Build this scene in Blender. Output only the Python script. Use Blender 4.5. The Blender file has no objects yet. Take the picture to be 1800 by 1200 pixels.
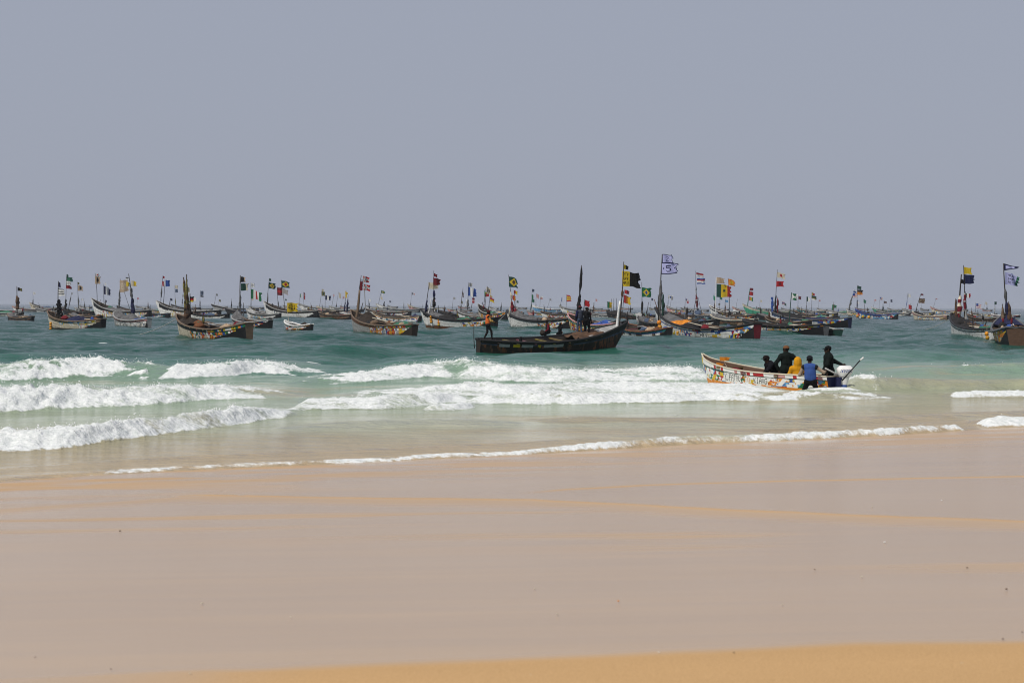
import bpy, math, random
import numpy as np
from mathutils import Vector, Matrix

sc = bpy.context.scene
COL = bpy.context.collection
R = math.radians

# ------------------------------------------------------------------ camera
CAM_H = 2.7
F_PX = 2500.0                     # focal length in pixels of an 1800 px wide picture
PITCH = math.atan(63.0 / F_PX)    # horizon sits 63 px above the centre
ROLL = math.atan(8.0 / 1800.0)    # horizon drops slightly towards the right
cd = bpy.data.cameras.new('camera')
cd.sensor_width = 36.0
cd.lens = 36.0 * F_PX / 1800.0
cd.clip_start = 0.1
cd.clip_end = 30000
cd.dof.use_dof = True
cd.dof.focus_distance = 75.0
cd.dof.aperture_fstop = 3.2
cam = bpy.data.objects.new('camera', cd)
COL.objects.link(cam)
cam.matrix_world = (Matrix.Translation((0, 0, CAM_H)) @ Matrix.Rotation(R(90) - PITCH, 4, 'X')
                    @ Matrix.Rotation(ROLL, 4, 'Z'))
sc.camera = cam
CM = np.array(cam.matrix_world)

# ------------------------------------------------------------------ sky, sun, exposure
SUN_EL, SUN_AZ = R(52), R(226)    # azimuth clockwise from +Y (away from the camera)
w = bpy.data.worlds.new('World')
sc.world = w
w.use_nodes = True
nt = w.node_tree
for n in list(nt.nodes):
    nt.nodes.remove(n)
wo = nt.nodes.new('ShaderNodeOutputWorld')
mx = nt.nodes.new('ShaderNodeMixShader')
b1 = nt.nodes.new('ShaderNodeBackground')
b2 = nt.nodes.new('ShaderNodeBackground')
sk = nt.nodes.new('ShaderNodeTexSky')
sk.sky_type = 'NISHITA'
sk.sun_disc = False
sk.sun_elevation = SUN_EL
sk.sun_rotation = SUN_AZ
sk.dust_density = 4.0
sk.air_density = 1.4
b1.inputs['Strength'].default_value = 0.07
b2.inputs['Color'].default_value = (0.356, 0.386, 0.474, 1)   # veil of dust over the whole sky
b2.inputs['Strength'].default_value = 1.0
mx.inputs['Fac'].default_value = 0.90
nt.links.new(sk.outputs[0], b1.inputs['Color'])
nt.links.new(b1.outputs[0], mx.inputs[1])
nt.links.new(b2.outputs[0], mx.inputs[2])
nt.links.new(mx.outputs[0], wo.inputs['Surface'])

sl = bpy.data.lights.new('sun', 'SUN')
sl.energy = 3.1
sl.angle = R(0.6)
sl.color = (1.0, 0.95, 0.87)
so = bpy.data.objects.new('sun', sl)
COL.objects.link(so)
sdir = Vector((math.sin(SUN_AZ) * math.cos(SUN_EL), math.cos(SUN_AZ) * math.cos(SUN_EL), math.sin(SUN_EL)))
so.rotation_euler = sdir.to_track_quat('Z', 'Y').to_euler()

sc.view_settings.view_transform = 'Standard'
sc.view_settings.look = 'None'
sc.view_settings.gamma = 1
sc.view_settings.exposure = 0.0
sc.view_settings.use_curve_mapping = False
sc.cycles.volume_bounces = 0
sc.cycles.max_bounces = 6
sc.cycles.use_denoising = True
sc.cycles.pixel_filter_type = 'BLACKMAN_HARRIS'
sc.cycles.filter_width = 1.05

# ------------------------------------------------------------------ pixel -> place helpers (photograph is 1800 x 1200)
def ray(px, py):
    v = CM[:3, :3] @ np.array([(px - 900.0) / F_PX, (600.0 - py) / F_PX, -1.0])
    return v

def at_z(px, py, z=0.0):
    v = ray(px, py)
    t = (z - CAM_H) / v[2]
    return np.array([v[0] * t, v[1] * t, z])

def at_depth(px, py, Y):
    v = ray(px, py)
    t = Y / v[1]
    return np.array([v[0] * t, Y, CAM_H + v[2] * t])

CI = np.linalg.inv(CM)
def to_px(p):
    q = CI @ np.array([p[0], p[1], p[2], 1.0])
    return 900 + F_PX * q[0] / -q[2], 600 - F_PX * q[1] / -q[2]

def horizon(px):
    return 533.0 + 8.0 * px / 1800.0

# ------------------------------------------------------------------ noise (numpy)
def _hash(ix, iy, seed):
    h = (ix.astype(np.int64) * 374761393 + iy.astype(np.int64) * 668265263 + seed * 974711) & 0xFFFFFFFF
    h = ((h ^ (h >> 13)) * 1274126177) & 0xFFFFFFFF
    h = h ^ (h >> 16)
    return (h & 0xFFFFFF) / float(0xFFFFFF)

def vnoise(x, y, seed=0):
    x = np.asarray(x, float); y = np.asarray(y, float)
    ix = np.floor(x); iy = np.floor(y)
    fx = x - ix; fy = y - iy
    fx = fx * fx * (3 - 2 * fx); fy = fy * fy * (3 - 2 * fy)
    a = _hash(ix, iy, seed); b = _hash(ix + 1, iy, seed)
    c = _hash(ix, iy + 1, seed); d = _hash(ix + 1, iy + 1, seed)
    return (a * (1 - fx) + b * fx) * (1 - fy) + (c * (1 - fx) + d * fx) * fy

def fbm(x, y, seed=0, octv=4, gain=0.5):
    s = 0.0; a = 1.0; t = 0.0
    for k in range(octv):
        s = s + a * vnoise(x * 2 ** k + 17.3 * k, y * 2 ** k - 9.1 * k, seed + k)
        t += a; a *= gain
    return s / t

def sstep(a, b, x):
    t = np.clip((x - a) / (b - a), 0, 1)
    return t * t * (3 - 2 * t)

# ------------------------------------------------------------------ mesh helpers
def link_mesh(name, verts, faces, mat, parent=None, smooth=False, fcol=None, vcol=None, attrs=None):
    """verts (n,3); faces list of index tuples or an (m,4) array; fcol = one colour for each face."""
    me = bpy.data.meshes.new(name)
    verts = np.asarray(verts, np.float32)
    if isinstance(faces, np.ndarray):
        m, k = faces.shape
        me.vertices.add(len(verts)); me.vertices.foreach_set('co', verts.ravel())
        me.loops.add(m * k); me.loops.foreach_set('vertex_index', faces.astype(np.int32).ravel())
        me.polygons.add(m)
        me.polygons.foreach_set('loop_start', np.arange(0, m * k, k, dtype=np.int32))
        me.update(calc_edges=True)
    else:
        me.from_pydata(verts.tolist(), [], faces)
        me.update()
    if smooth:
        me.polygons.foreach_set('use_smooth', np.ones(len(me.polygons), bool))
    if fcol is not None:
        ca = me.color_attributes.new('Col', 'FLOAT_COLOR', 'CORNER')
        tot = np.zeros(len(me.polygons), np.int32)
        me.polygons.foreach_get('loop_total', tot)
        c = np.asarray(fcol, np.float32)
        c4 = np.concatenate([c[:, :3], np.ones((len(c), 1), np.float32)], 1)
        ca.data.foreach_set('color', np.repeat(c4, tot, axis=0).ravel())
    if vcol is not None:
        ca = me.color_attributes.new('Col', 'FLOAT_COLOR', 'POINT')
        c = np.asarray(vcol, np.float32)
        c4 = np.concatenate([c[:, :3], np.ones((len(c), 1), np.float32)], 1)
        ca.data.foreach_set('color', c4.ravel())
    for an, av in (attrs or {}).items():
        a = me.attributes.new(an, 'FLOAT', 'POINT')
        a.data.foreach_set('value', np.asarray(av, np.float32).ravel())
    if mat is not None:
        me.materials.append(mat)
    o = bpy.data.objects.new(name, me)
    COL.objects.link(o)
    if parent is not None:
        o.parent = parent
    return o

def tag(o, label=None, cat=None, group=None, kind=None):
    if label: o['label'] = label
    if cat: o['category'] = cat
    if group: o['group'] = group
    if kind: o['kind'] = kind
    return o

def empty(name, loc, rz=0.0):
    o = bpy.data.objects.new(name, None)
    o.empty_display_size = 0.3
    COL.objects.link(o)
    o.location = loc
    o.rotation_euler = (0, 0, rz)
    return o

# ------------------------------------------------------------------ materials
def new_mat(name):
    m = bpy.data.materials.new(name)
    m.use_nodes = True
    return m, m.node_tree, m.node_tree.nodes['Principled BSDF']

def attr_node(nt, name):
    a = nt.nodes.new('ShaderNodeAttribute'); a.attribute_name = name
    return a

def mixc(nt, fac, a, b, mode='MIX'):
    n = nt.nodes.new('ShaderNodeMix'); n.data_type = 'RGBA'; n.blend_type = mode
    for sock, v in ((n.inputs[0], fac), (n.inputs[6], a), (n.inputs[7], b)):
        if hasattr(v, 'is_output'): nt.links.new(v, sock)
        elif isinstance(v, (int, float)): sock.default_value = v
        else: sock.default_value = (*v, 1)
    return n.outputs[2]

def noise_node(nt, scale, detail=4, rough=0.55, coord=None, sc3=None):
    n = nt.nodes.new('ShaderNodeTexNoise')
    n.inputs['Scale'].default_value = scale
    n.inputs['Detail'].default_value = detail
    n.inputs['Roughness'].default_value = rough
    tc = nt.nodes.new('ShaderNodeTexCoord')
    if sc3:
        mp = nt.nodes.new('ShaderNodeMapping')
        mp.inputs['Scale'].default_value = sc3
        nt.links.new(tc.outputs[coord or 'Object'], mp.inputs['Vector'])
        nt.links.new(mp.outputs[0], n.inputs['Vector'])
    else:
        nt.links.new(tc.outputs[coord or 'Object'], n.inputs['Vector'])
    return n.outputs[0]

def ramp(nt, fac, stops):
    r = nt.nodes.new('ShaderNodeValToRGB')
    el = r.color_ramp.elements
    while len(el) > 1: el.remove(el[-1])
    el[0].position = stops[0][0]; el[0].color = (*stops[0][1], 1)
    for p, c in stops[1:]:
        e = el.new(p); e.color = (*c, 1)
    nt.links.new(fac, r.inputs[0])
    return r.outputs[0]

def bump(nt, bs, height, strength, dist):
    b = nt.nodes.new('ShaderNodeBump')
    b.inputs['Strength'].default_value = strength
    b.inputs['Distance'].default_value = dist
    nt.links.new(height, b.inputs['Height'])
    nt.links.new(b.outputs[0], bs.inputs['Normal'])
    return b

def simple(name, col, rough=0.7, var=0.25, scale=3.0, spec=0.3, metallic=0.0, bmp=0.0, bscale=12):
    m, nt, bs = new_mat(name)
    n = noise_node(nt, scale)
    lo = tuple(c * (1 - var) for c in col); hi = tuple(min(1, c * (1 + var)) for c in col)
    nt.links.new(ramp(nt, n, [(0.3, lo), (0.7, hi)]), bs.inputs['Base Color'])
    bs.inputs['Roughness'].default_value = rough
    bs.inputs['Specular IOR Level'].default_value = spec
    bs.inputs['Metallic'].default_value = metallic
    if bmp:
        bump(nt, bs, noise_node(nt, bscale), bmp, 0.03)
    return m

MAT = {}

# ------------------------------------------------------------------ shoreline in the place's own metres
SLOPE = 0.045
SW = [(-250, 862), (-100, 853), (0, 847), (60, 842), (150, 836), (300, 828), (450, 821), (600, 815), (750, 807), (900, 800),
      (1000, 794), (1070, 790), (1180, 783), (1240, 779), (1400, 773), (1550, 766), (1690, 757), (1760, 752), (1850, 748), (2000, 742), (2150, 736)]
p0 = np.array([at_z(x, y) for x, y in SW])
kb, ka = np.polyfit(p0[:, 0], p0[:, 1], 1)          # shore line Y = ka + kb*x
ck = math.cos(math.atan(kb))
def sand_z(x, y):
    s = (ka + kb * np.asarray(x) - np.asarray(y)) * ck      # metres landward of the mean water's edge
    return np.where(s > 0, SLOPE * s, 0.03 * s) * np.ones_like(s)

def at_sand(px, py):
    v = ray(px, py)
    z = 0.0
    for _ in range(30):
        t = (z - CAM_H) / v[2]
        z = 0.6 * z + 0.4 * float(sand_z(v[0] * t, v[1] * t))
    t = (z - CAM_H) / v[2]
    return np.array([v[0] * t, v[1] * t, z])

def poly_fn(pts, sand=True, smooth=True):
    q = np.array([at_sand(*p) if sand else at_z(*p) for p in pts])
    i = np.argsort(q[:, 0]); q = q[i]
    return lambda x: np.interp(x, q[:, 0], q[:, 1])
swash_y = poly_fn(SW)

# ------------------------------------------------------------------ sand
LINES = {   # edges that old swashes left on the sand, as the photograph shows them
 'film_low':  [(-250, 1214), (0, 1202), (180, 1192), (450, 1180), (900, 1160), (1200, 1147), (1500, 1133), (1800, 1130), (2050, 1127)],
 'lobe_a':    [(-250, 900), (0, 893), (200, 880), (350, 870), (600, 875), (940, 879), (960, 880), (1200, 892), (1500, 906), (1800, 918), (2050, 926)],
 'lobe_b':    [(930, 866), (1000, 860), (1150, 852), (1400, 845), (1600, 841), (1800, 837), (2050, 832)],
}
def build_sand():
    rows = np.concatenate([np.arange(3.0, 14, 0.05), np.arange(14, 36, 0.06), np.arange(36, 70, 1.0)])
    nu = 420
    u = np.linspace(-0.56, 0.56, nu)
    Y, U = np.meshgrid(rows, u, indexing='ij')
    X = U * np.maximum(Y, 9.0)
    Z = sand_z(X, Y)
    fl = poly_fn(LINES['film_low']); la = poly_fn(LINES['lobe_a']); lb = poly_fn(LINES['lobe_b'])
    jit = (fbm(X * 1.6, Y * 1.6, 5, 4) - 0.5)
    wet = sstep(-0.10, 0.16, Y - fl(X) + jit * 0.10)                # film of water seaward of this line
    wet = np.maximum(wet, 0.85 * (1 - sstep(-2.9, -0.9, X + 0.6 * jit)))
    # thin lips left by the swashes
    da = (Y - la(X)) + jit * 0.25
    lip_a = np.exp(-(da / 0.10) ** 2) * sstep(-0.2, 0.25, X + 6.0 * jit + 4.0)
    band = sstep(-1.2, -0.3, da) * (1 - sstep(-0.25, 0.05, da))     # sandy stripe landward of the lip
    xb = at_sand(940, 864)[0]
    db = (Y - lb(X)) + jit * 0.12
    lip_b = np.exp(-(db / 0.10) ** 2) * sstep(xb - 0.3, xb + 0.6, X)
    blot = fbm(X * 0.35 + 3, Y * 1.3, 11, 5)
    streak = sstep(0.52, 0.72, fbm(X * 0.22 + 8, Y * 1.9, 31, 5))
    mid = np.exp(-((Y - (la(X) - 2.4)) / 1.6) ** 2)
    wet = wet * (1 - 0.30 * band * sstep(0.25, 0.6, blot + 0.2)) * (1 - 0.42 * streak * mid) * (1 - 0.75 * lip_a) * (1 - 0.8 * lip_b)
    near = 1 - sstep(1.0, 6.5, swash_y(X) - Y)
    wet = wet * (1 - (0.40 + 0.28 * (1 - sstep(-6, 1, X))) * near * sstep(0.35, 0.65, fbm(X * 0.5, Y * 2.0, 41, 4)))
    Z = Z + 0.012 * lip_a + 0.007 * lip_b + 0.006 * (fbm(X * 0.8, Y * 0.8, 3, 4) - 0.5) * (1 - 0.7 * wet)
    dry = 1 - sstep(-0.4, 0.2, Y - fl(X))
    Z = Z + 0.015 * dry
    n, m = Y.shape
    idx = np.arange(n * m).reshape(n, m)
    F = np.stack([idx[:-1, :-1], idx[:-1, 1:], idx[1:, 1:], idx[1:, :-1]], -1).reshape(-1, 4)
    V = np.stack([X, Y, Z], -1).reshape(-1, 3)
    mt, nt, bs = new_mat('wet_sand')
    a = attr_node(nt, 'wet').outputs['Fac']
    big = noise_node(nt, 0.5, 6, 0.62, sc3=(0.30, 1.6, 1))
    fine = noise_node(nt, 90, 3, 0.6)
    c1 = ramp(nt, big, [(0.3, (0.49, 0.295, 0.130)), (0.7, (0.56, 0.34, 0.155))])
    c1 = mixc(nt, 0.28, c1, ramp(nt, fine, [(0.35, (0.30, 0.19, 0.08)), (0.65, (0.68, 0.46, 0.24))]))
    c2 = ramp(nt, big, [(0.3, (0.475, 0.336, 0.212)), (0.7, (0.532, 0.378, 0.236))])
    lines = noise_node(nt, 1.1, 6, 0.65, sc3=(0.10, 2.6, 1))
    c2 = mixc(nt, 0.24, c2, ramp(nt, lines, [(0.36, (0.40, 0.315, 0.245)), (0.50, (0.46, 0.34, 0.235)), (0.66, (0.54, 0.375, 0.225))]))
    nt.links.new(mixc(nt, a, c1, c2), bs.inputs['Base Color'])
    mr = nt.nodes.new('ShaderNodeMapRange')
    nt.links.new(a, mr.inputs['Value'])
    mr.inputs['To Min'].default_value = 0.75; mr.inputs['To Max'].default_value = 0.20
    nt.links.new(mr.outputs[0], bs.inputs['Roughness'])
    m2 = nt.nodes.new('ShaderNodeMath'); m2.operation = 'MULTIPLY_ADD'
    nt.links.new(a, m2.inputs[0]); m2.inputs[1].default_value = 0.42; m2.inputs[2].default_value = 0.08
    nt.links.new(m2.outputs[0], bs.inputs['Specular IOR Level'])
    rip = noise_node(nt, 2.2, 5, 0.6, sc3=(0.14, 2.2, 1))
    hgt = mixc(nt, 0.5, fine, rip)
    bump(nt, bs, hgt, 0.22, 0.012)
    o = link_mesh('beach_sand', V, F, mt, smooth=True, attrs={'wet': wet.ravel()})
    tag(o, kind='structure', label='smooth wet sand beach sloping down to the sea')
    return o
build_sand()

# ------------------------------------------------------------------ sea
def ocean_tile(N, size, wind, l_min, direction, seed, spread=2):
    rng = np.random.default_rng(seed)
    k1 = np.fft.fftfreq(N, d=size / N) * 2 * np.pi
    kx, ky = np.meshgrid(k1, k1, indexing='ij')
    k = np.hypot(kx, ky); k[0, 0] = 1e-6
    L = wind * wind / 9.81
    cosf = (kx * direction[0] + ky * direction[1]) / k
    P = np.exp(-1 / (k * L) ** 2) / k ** 4 * np.abs(cosf) ** spread * np.exp(-(k * l_min) ** 2)
    P[cosf < 0] *= 0.15
    P[0, 0] = 0
    h = (rng.normal(size=(N, N)) + 1j * rng.normal(size=(N, N))) * np.sqrt(P)
    z = np.real(np.fft.ifft2(h))
    s = 1.0 / z.std()
    dx = np.real(np.fft.ifft2(-1j * kx / k * h)) * s
    dy = np.real(np.fft.ifft2(-1j * ky / k * h)) * s
    return z * s, dx, dy, size

def tile_sample(t, x, y):
    z, dx, dy, size = t
    N = z.shape[0]
    fx = (x / size * N) % N; fy = (y / size * N) % N
    i = np.floor(fx).astype(int); j = np.floor(fy).astype(int)
    a = fx - i; b = fy - j
    i %= N; j %= N
    i2 = (i + 1) % N; j2 = (j + 1) % N
    def g(q):
        return (q[i, j] * (1 - a) + q[i2, j] * a) * (1 - b) + (q[i, j2] * (1 - a) + q[i2, j2] * a) * b
    return g(z), g(dx), g(dy)

T1 = ocean_tile(512, 61.0, 4.6, 0.10, (0.55, -0.83), 1)
T2 = ocean_tile(512, 173.0, 6.0, 0.5, (0.45, -0.89), 2)

# breakers: foot line of the white water in the photograph, wave height there, thickness of the foam on it, reach behind the crest
BRK = [
 dict(p=[(-260, 806), (0, 794), (100, 791), (200, 777), (300, 763), (350, 757), (420, 747), (470, 739), (510, 734)], h=[.26, .27, .28, .29, .28, .28, .26, .12, 0], w=1.5, b=2.2, foam=1.0),
 dict(p=[(-260, 734), (0, 724), (100, 718), (200, 715), (300, 709), (370, 703), (420, 701), (520, 700)], h=[.42, .43, .46, .40, .36, .30, .18, 0], w=2.0, b=4.5, foam=[1, .95, 1, .95, .9, .85, .6, .1]),
 dict(p=[(-260, 676), (0, 671), (80, 668), (140, 666), (210, 667), (262, 670), (290, 669), (380, 666), (440, 660), (500, 659), (580, 664)], h=[.54, .54, .54, .50, .40, .28, .30, .36, .40, .22, 0], w=2.6, b=5, foam=[.9, .7, .55, .75, .30, .28, .85, .9, .95, .6, .2]),
 dict(p=[(430, 690), (520, 676), (620, 672), (700, 668), (760, 664), (800, 666), (830, 668), (900, 670), (1000, 671), (1100, 669), (1200, 668), (1245, 668), (1275, 668)], h=[0, .10, .20, .28, .40, .50, .50, .40, .32, .32, .36, .34, 0], w=2.6, b=5, foam=[.0, .25, .55, .9, .7, .22, .85, 1, .9, .8, 1, 1, .5]),
 dict(p=[(560, 700), (640, 697), (747, 698), (850, 698), (900, 699), (1000, 693), (1100, 692), (1240, 692), (1330, 692), (1385, 691), (1430, 690)], h=[0, .07, .16, .28, .26, .20, .21, .21, .16, .05, 0], w=2.0, b=2, foam=[0, .3, .7, 1, 1, .85, .9, 1, 1, .9, .5]),
 dict(p=[(500, 722), (533, 721), (650, 720), (720, 716), (770, 712), (795, 708), (830, 712)], h=[0, .18, .23, .23, .21, .13, 0], w=1.6, b=1.6, foam=1.0),
 dict(p=[(735, 724), (760, 724), (800, 722), (822, 719), (840, 716)], h=[0, .14, .14, .10, 0], w=0.6, b=1.2, foam=1.0),
 dict(p=[(800, 711), (850, 711), (950, 711), (1100, 708), (1240, 704), (1350, 703), (1450, 703), (1520, 702), (1600, 699), (1660, 698)], h=[0, .18, .24, .20, .20, .15, .15, .12, .05, 0], w=0.9, b=1.6, foam=[1, 1, 1, .85, .9, .5, .55, .5, .1, 0]),
 dict(p=[(1490, 690), (1510, 690), (1550, 689), (1575, 688), (1640, 687), (1760, 688), (1900, 688), (2100, 686)], h=[0, .30, .36, .34, .30, .30, .30, .3], w=1.3, b=5, foam=[.3, .42, .52, .12, 0, 0, 0, 0]),
 dict(p=[(1670, 699), (1690, 699), (1750, 698), (1800, 698), (1900, 697), (2100, 694)], h=[0, .13, .15, .15, .16, .2], w=0.6, b=1.2, foam=.85),
 dict(p=[(1560, 662), (1640, 660), (1760, 657), (1900, 655), (2100, 652)], h=[.0, .26, .34, .36, .3], w=2, b=6, foam=0.12),
 dict(p=[(880, 741), (1000, 742), (1200, 744), (1400, 746), (1560, 742), (1740, 734), (1900, 728)], h=[0, .07, .08, .10, .12, .12, .1], w=1, b=2.5, foam=0.0),
 dict(p=[(460, 757), (600, 754), (800, 748), (980, 746)], h=[0, .09, .09, 0], w=1, b=2.5, foam=0.0),
 dict(p=[(1735, 752), (1752, 751), (1775, 750), (1800, 750), (1900, 746), (2100, 740)], h=[0, .15, .18, .17, .2, .2], w=0.5, b=1.2, foam=1.0),
 # the small spilling lip that runs along the water's edge
 dict(p=[(20, 846), (70, 842), (150, 836), (300, 828), (450, 821), (600, 815), (750, 807), (900, 800), (1000, 794), (1070, 790), (1180, 783), (1240, 779), (1400, 773), (1550, 766), (1685, 757), (1700, 757)],
      h=[0, .008, .014, .022, .030, .030, .034, .042, .065, .10, .115, .11, .11, .11, .10, 0], w=0.22, b=0.5, foam=[.0, .15, .32, .60, .70, .62, .66, .70, .8, .9, .95, .9, .9, .95, .95, .3], edge=True),
]
CAPS = [(13, 589, .55), (178, 604, .5), (547, 642, .45), (1035, 641, .5), (1428, 691, .5), (1455, 692, .7), (1490, 692, .5)]

FOAM_PTS = []
def build_sea():
    rows = [17.0]
    while rows[-1] < 74: rows.append(rows[-1] + 0.125)
    while rows[-1] < 6200: rows.append(rows[-1] + 0.125 * (rows[-1] / 74.0) ** 1.32)
    rows = np.array(rows)
    nu = 620
    u = np.linspace(-0.50, 0.50, nu)
    Y, U = np.meshgrid(rows, u, indexing='ij')
    X = U * Y
    X0, Y0 = X, Y
    far = 1.0 / (1.0 + (Y / 900.0) ** 2)
    z1, dx1, dy1 = tile_sample(T1, X, Y)
    z2, dx2, dy2 = tile_sample(T2, X, Y)
    sy = swash_y(X)
    d = (Y - sy)                                    # metres seaward of the water's edge
    calm = 0.06 + 0.94 * sstep(20, 46, d)           # the chop dies down in the shallows
    gust = 0.7 + 0.6 * fbm(X * 0.02, Y * 0.02, 77, 3)
    A1 = 0.125 * calm * gust * far; A2 = 0.12 * sstep(24, 60, d) * far
    Z = A1 * z1 + A2 * z2 + 0.006 * (1 - sstep(12, 25, d)) * (fbm(X * 1.2, Y * 1.2, 9, 3) - 0.5)
    X = X + 0.9 * A1 * dx1 + 0.8 * A2 * dx2
    Y = Y + 0.9 * A1 * dy1 + 0.8 * A2 * dy2
    sel = (rows < 90)
    nr = sel.sum()
    foam = np.zeros_like(Z)
    ripple = np.zeros_like(Z)
    xs, ys = X0[:nr], Y0[:nr]
    puff = np.abs(fbm(xs * 2.2, ys * 2.2, 21, 4, 0.55) - 0.5) * 2
    puff2 = np.abs(fbm(xs * 5.5, ys * 5.5, 22, 3, 0.6) - 0.5) * 2
    wig = fbm(xs * 0.9, ys * 0.25, 23, 5, 0.6) - 0.5
    hole = fbm(xs * 1.5, ys * 1.5, 25, 5, 0.6)
    lift = np.zeros_like(xs)
    XS, YS, PUFF, PUFF2, WIG, HOLE = xs, ys, puff, puff2, wig, hole
    for bi, B in enumerate(BRK):
        q = np.array([(at_sand(*p) if B.get('edge') else at_z(*p)) for p in B['p']])
        rs = slice(int(np.searchsorted(rows[:nr], q[:, 1].min() - 2.0)), int(np.searchsorted(rows[:nr], q[:, 1].max() + B['w'] + 7 * B['b'])))
        xs, ys, puff, puff2, wig, hole = XS[rs], YS[rs], PUFF[rs], PUFF2[rs], WIG[rs], HOLE[rs]
        h = np.interp(xs, q[:, 0], np.array(B['h'], float), left=0, right=0)
        fo = B['foam'] if isinstance(B['foam'], list) else [B['foam']] * len(q)
        fo = np.interp(xs, q[:, 0], np.array(fo, float), left=0, right=0)
        yf = np.interp(xs, q[:, 0], q[:, 1])
        big = B['w'] > 0.5
        dd = ys - yf - wig * (min(1.3, 0.8 * B['w']) if big else 0.40)
        wf, wb = B['w'], B['b']
        front = sstep(0, 1, np.clip(dd / wf, 0, 1)) ** 0.8
        back = np.exp(-np.clip(dd - wf, 0, None) / wb)
        hv = 0.78 + 0.5 * fbm(xs * 0.7, ys * 0.0 + bi * 7.7, 60 + bi, 4)
        prof = np.where(dd < wf, front, back) * h * hv
        fmask = sstep(-0.05, 0.10, dd) * (1 - sstep(wf * 0.85, wf * 1.0 + 0.16 * wb, dd + (hole - 0.5) * wb * 0.9))
        edge_break = sstep(0.0, 0.25, fo - (hole - 0.25) * 1.1 - 0.5 * (fbm(xs * 0.28 + bi * 3, ys * 0.28, 130 + bi, 3) - 0.5))
        thin = 0.44 + 0.74 * sstep(0.30, 0.62, fbm(xs * 0.55 + bi, ys * 1.5, 90 + bi, 5, 0.6))
        fm = np.clip(fmask * thin, 0, 1) * edge_break * (h > 0.004)
        fm = fm * sstep(0, 0.08 if big else 0.02, h)
        lift[rs] = np.maximum(lift[rs], prof) if big else lift[rs] + prof
        lump = (puff * 0.95 + puff2 * 0.40) * (0.50 * h + (0.02 if big else 0.006)) * fm
        lift[rs] += lump
        if B.get('edge'):
            fm = fm * (0.30 + 0.95 * fbm(xs * 1.4, ys * 0.4, 140, 5, 0.65))
            bub = 0.55 * fo * sstep(0.1, 0.35, dd) * np.exp(-np.clip(dd - 0.2, 0, None) / 0.7) * sstep(0.42, 0.62, hole)
            fm = np.maximum(fm, bub)
        foam[:nr][rs] = np.maximum(foam[:nr][rs], fm)
        # trailing lacework behind the crest
        lace = sstep(wf * 0.5, wf, dd) * np.exp(-np.clip(dd - wf, 0, None) / (1.1 * wb)) * fo * (h > 0.1)
        ripple[:nr][rs] = np.maximum(ripple[:nr][rs], lace)
    xs, ys = XS, YS
    Z[:nr] += lift
    # lacy residual foam
    net = np.abs(fbm(xs * 0.55, ys * 0.55 + 5, 33, 5, 0.6) - 0.5) * 2
    zone = np.exp(-((ys - 50) / 11.0) ** 2) * sstep(-6, 0, xs) * (1 - sstep(9, 14, xs)) * 0.8
    zl = sstep(-18, -13, -np.abs(xs + 9)) * sstep(27, 31, ys) * (1 - sstep(44, 50, ys)) * 0.55
    res = np.clip(ripple[:nr] * 0.9 + zone * 0.55 + zl * 0.5, 0, 1)
    lacef = sstep(0.0, 0.12, res * 0.17 - net) * 0.7
    patch = sstep(0.56, 0.78, fbm(xs * 0.22, ys * 1.1, 44, 5, 0.6) + 0.12 * zone) * np.clip(zone * 1.3 + 0.4 * zl, 0, 1) * 0.62
    foam[:nr] = np.maximum(foam[:nr], np.maximum(lacef, patch))
    for (cx, cy, wd) in CAPS:
        c = at_z(cx, cy)
        e = np.exp(-((X0 - c[0]) / wd) ** 2 - ((Y0 - c[1]) / (0.007 * c[1])) ** 2)
        foam = np.maximum(foam, sstep(0.35, 0.75, e * (0.6 + 0.8 * fbm(X0 * 2, Y0 * 2, 51, 3))))
        Z = Z + 0.09 * e
    # tiny whitecaps on the steepest chop
    crest = sstep(3.3, 3.9, z1 + 0.35 * z2) * sstep(60, 85, Y0) * (1 - sstep(250, 500, Y0))
    foam = np.maximum(foam, crest * 0.7)
    sz = sand_z(X0, Y0)
    film = np.where(d > 0, 0.05 * (1 - np.exp(-np.clip(d, 0, None) / 0.35)), 0.25 * d)
    lowlift = np.zeros_like(Z); lowlift[:nr] = lift
    Zs = sz + film + lowlift
    Z = np.where(d < 9, np.maximum(Z * sstep(0, 9, d) - 0.3 * (1 - sstep(0, 2.5, d)), Zs), Z)
    keep = d > -0.9
    # water colour by depth (suspended sand near the beach, clear green then deep teal farther out)
    stops = np.array([0, 3.5, 8.5, 12, 17, 23, 28, 33, 41, 62, 200, 600, 6000.])
    cols = np.array([(.45, .340, .205), (.405, .325, .205), (.345, .315, .200), (.305, .325, .210), (.270, .330, .225), (.210, .310, .215),
                     (.190, .290, .205), (.110, .220, .158), (.038, .138, .100), (.007, .070, .051), (.004, .050, .040), (.003, .036, .034), (.004, .030, .034)])
    dj = d + 7.0 * (fbm(X0 * 0.10, Y0 * 0.16, 71, 4) - 0.5) * sstep(0, 8, d) * (1 - sstep(60, 100, d)) - 9.0 * lowlift
    dj = np.where(d > 60, d * (0.75 + 0.5 * fbm(X0 * 0.012, Y0 * 0.03, 73, 4)), dj)
    C = np.stack([np.interp(dj, stops, cols[:, i]) for i in range(3)], -1)
    # sand stirred up in patches between the breakers
    st = sstep(0.56, 0.72, fbm(X0 * 0.13 + 2, Y0 * 0.30, 81, 4)) * sstep(4, 10, d) * (1 - sstep(24, 32, d)) * 0.75
    C = C * (1 - st[..., None]) + np.array([.43, .34, .19]) * st[..., None]
    # milky, air-filled water round the breakers
    milk = np.zeros_like(Z)
    milk[:nr] = np.clip(0.75 * ripple[:nr] + 0.75 * zone + 0.65 * zl, 0, 0.85) * sstep(0.28, 0.62, fbm(xs * 0.25, ys * 0.9, 95, 4))
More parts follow.
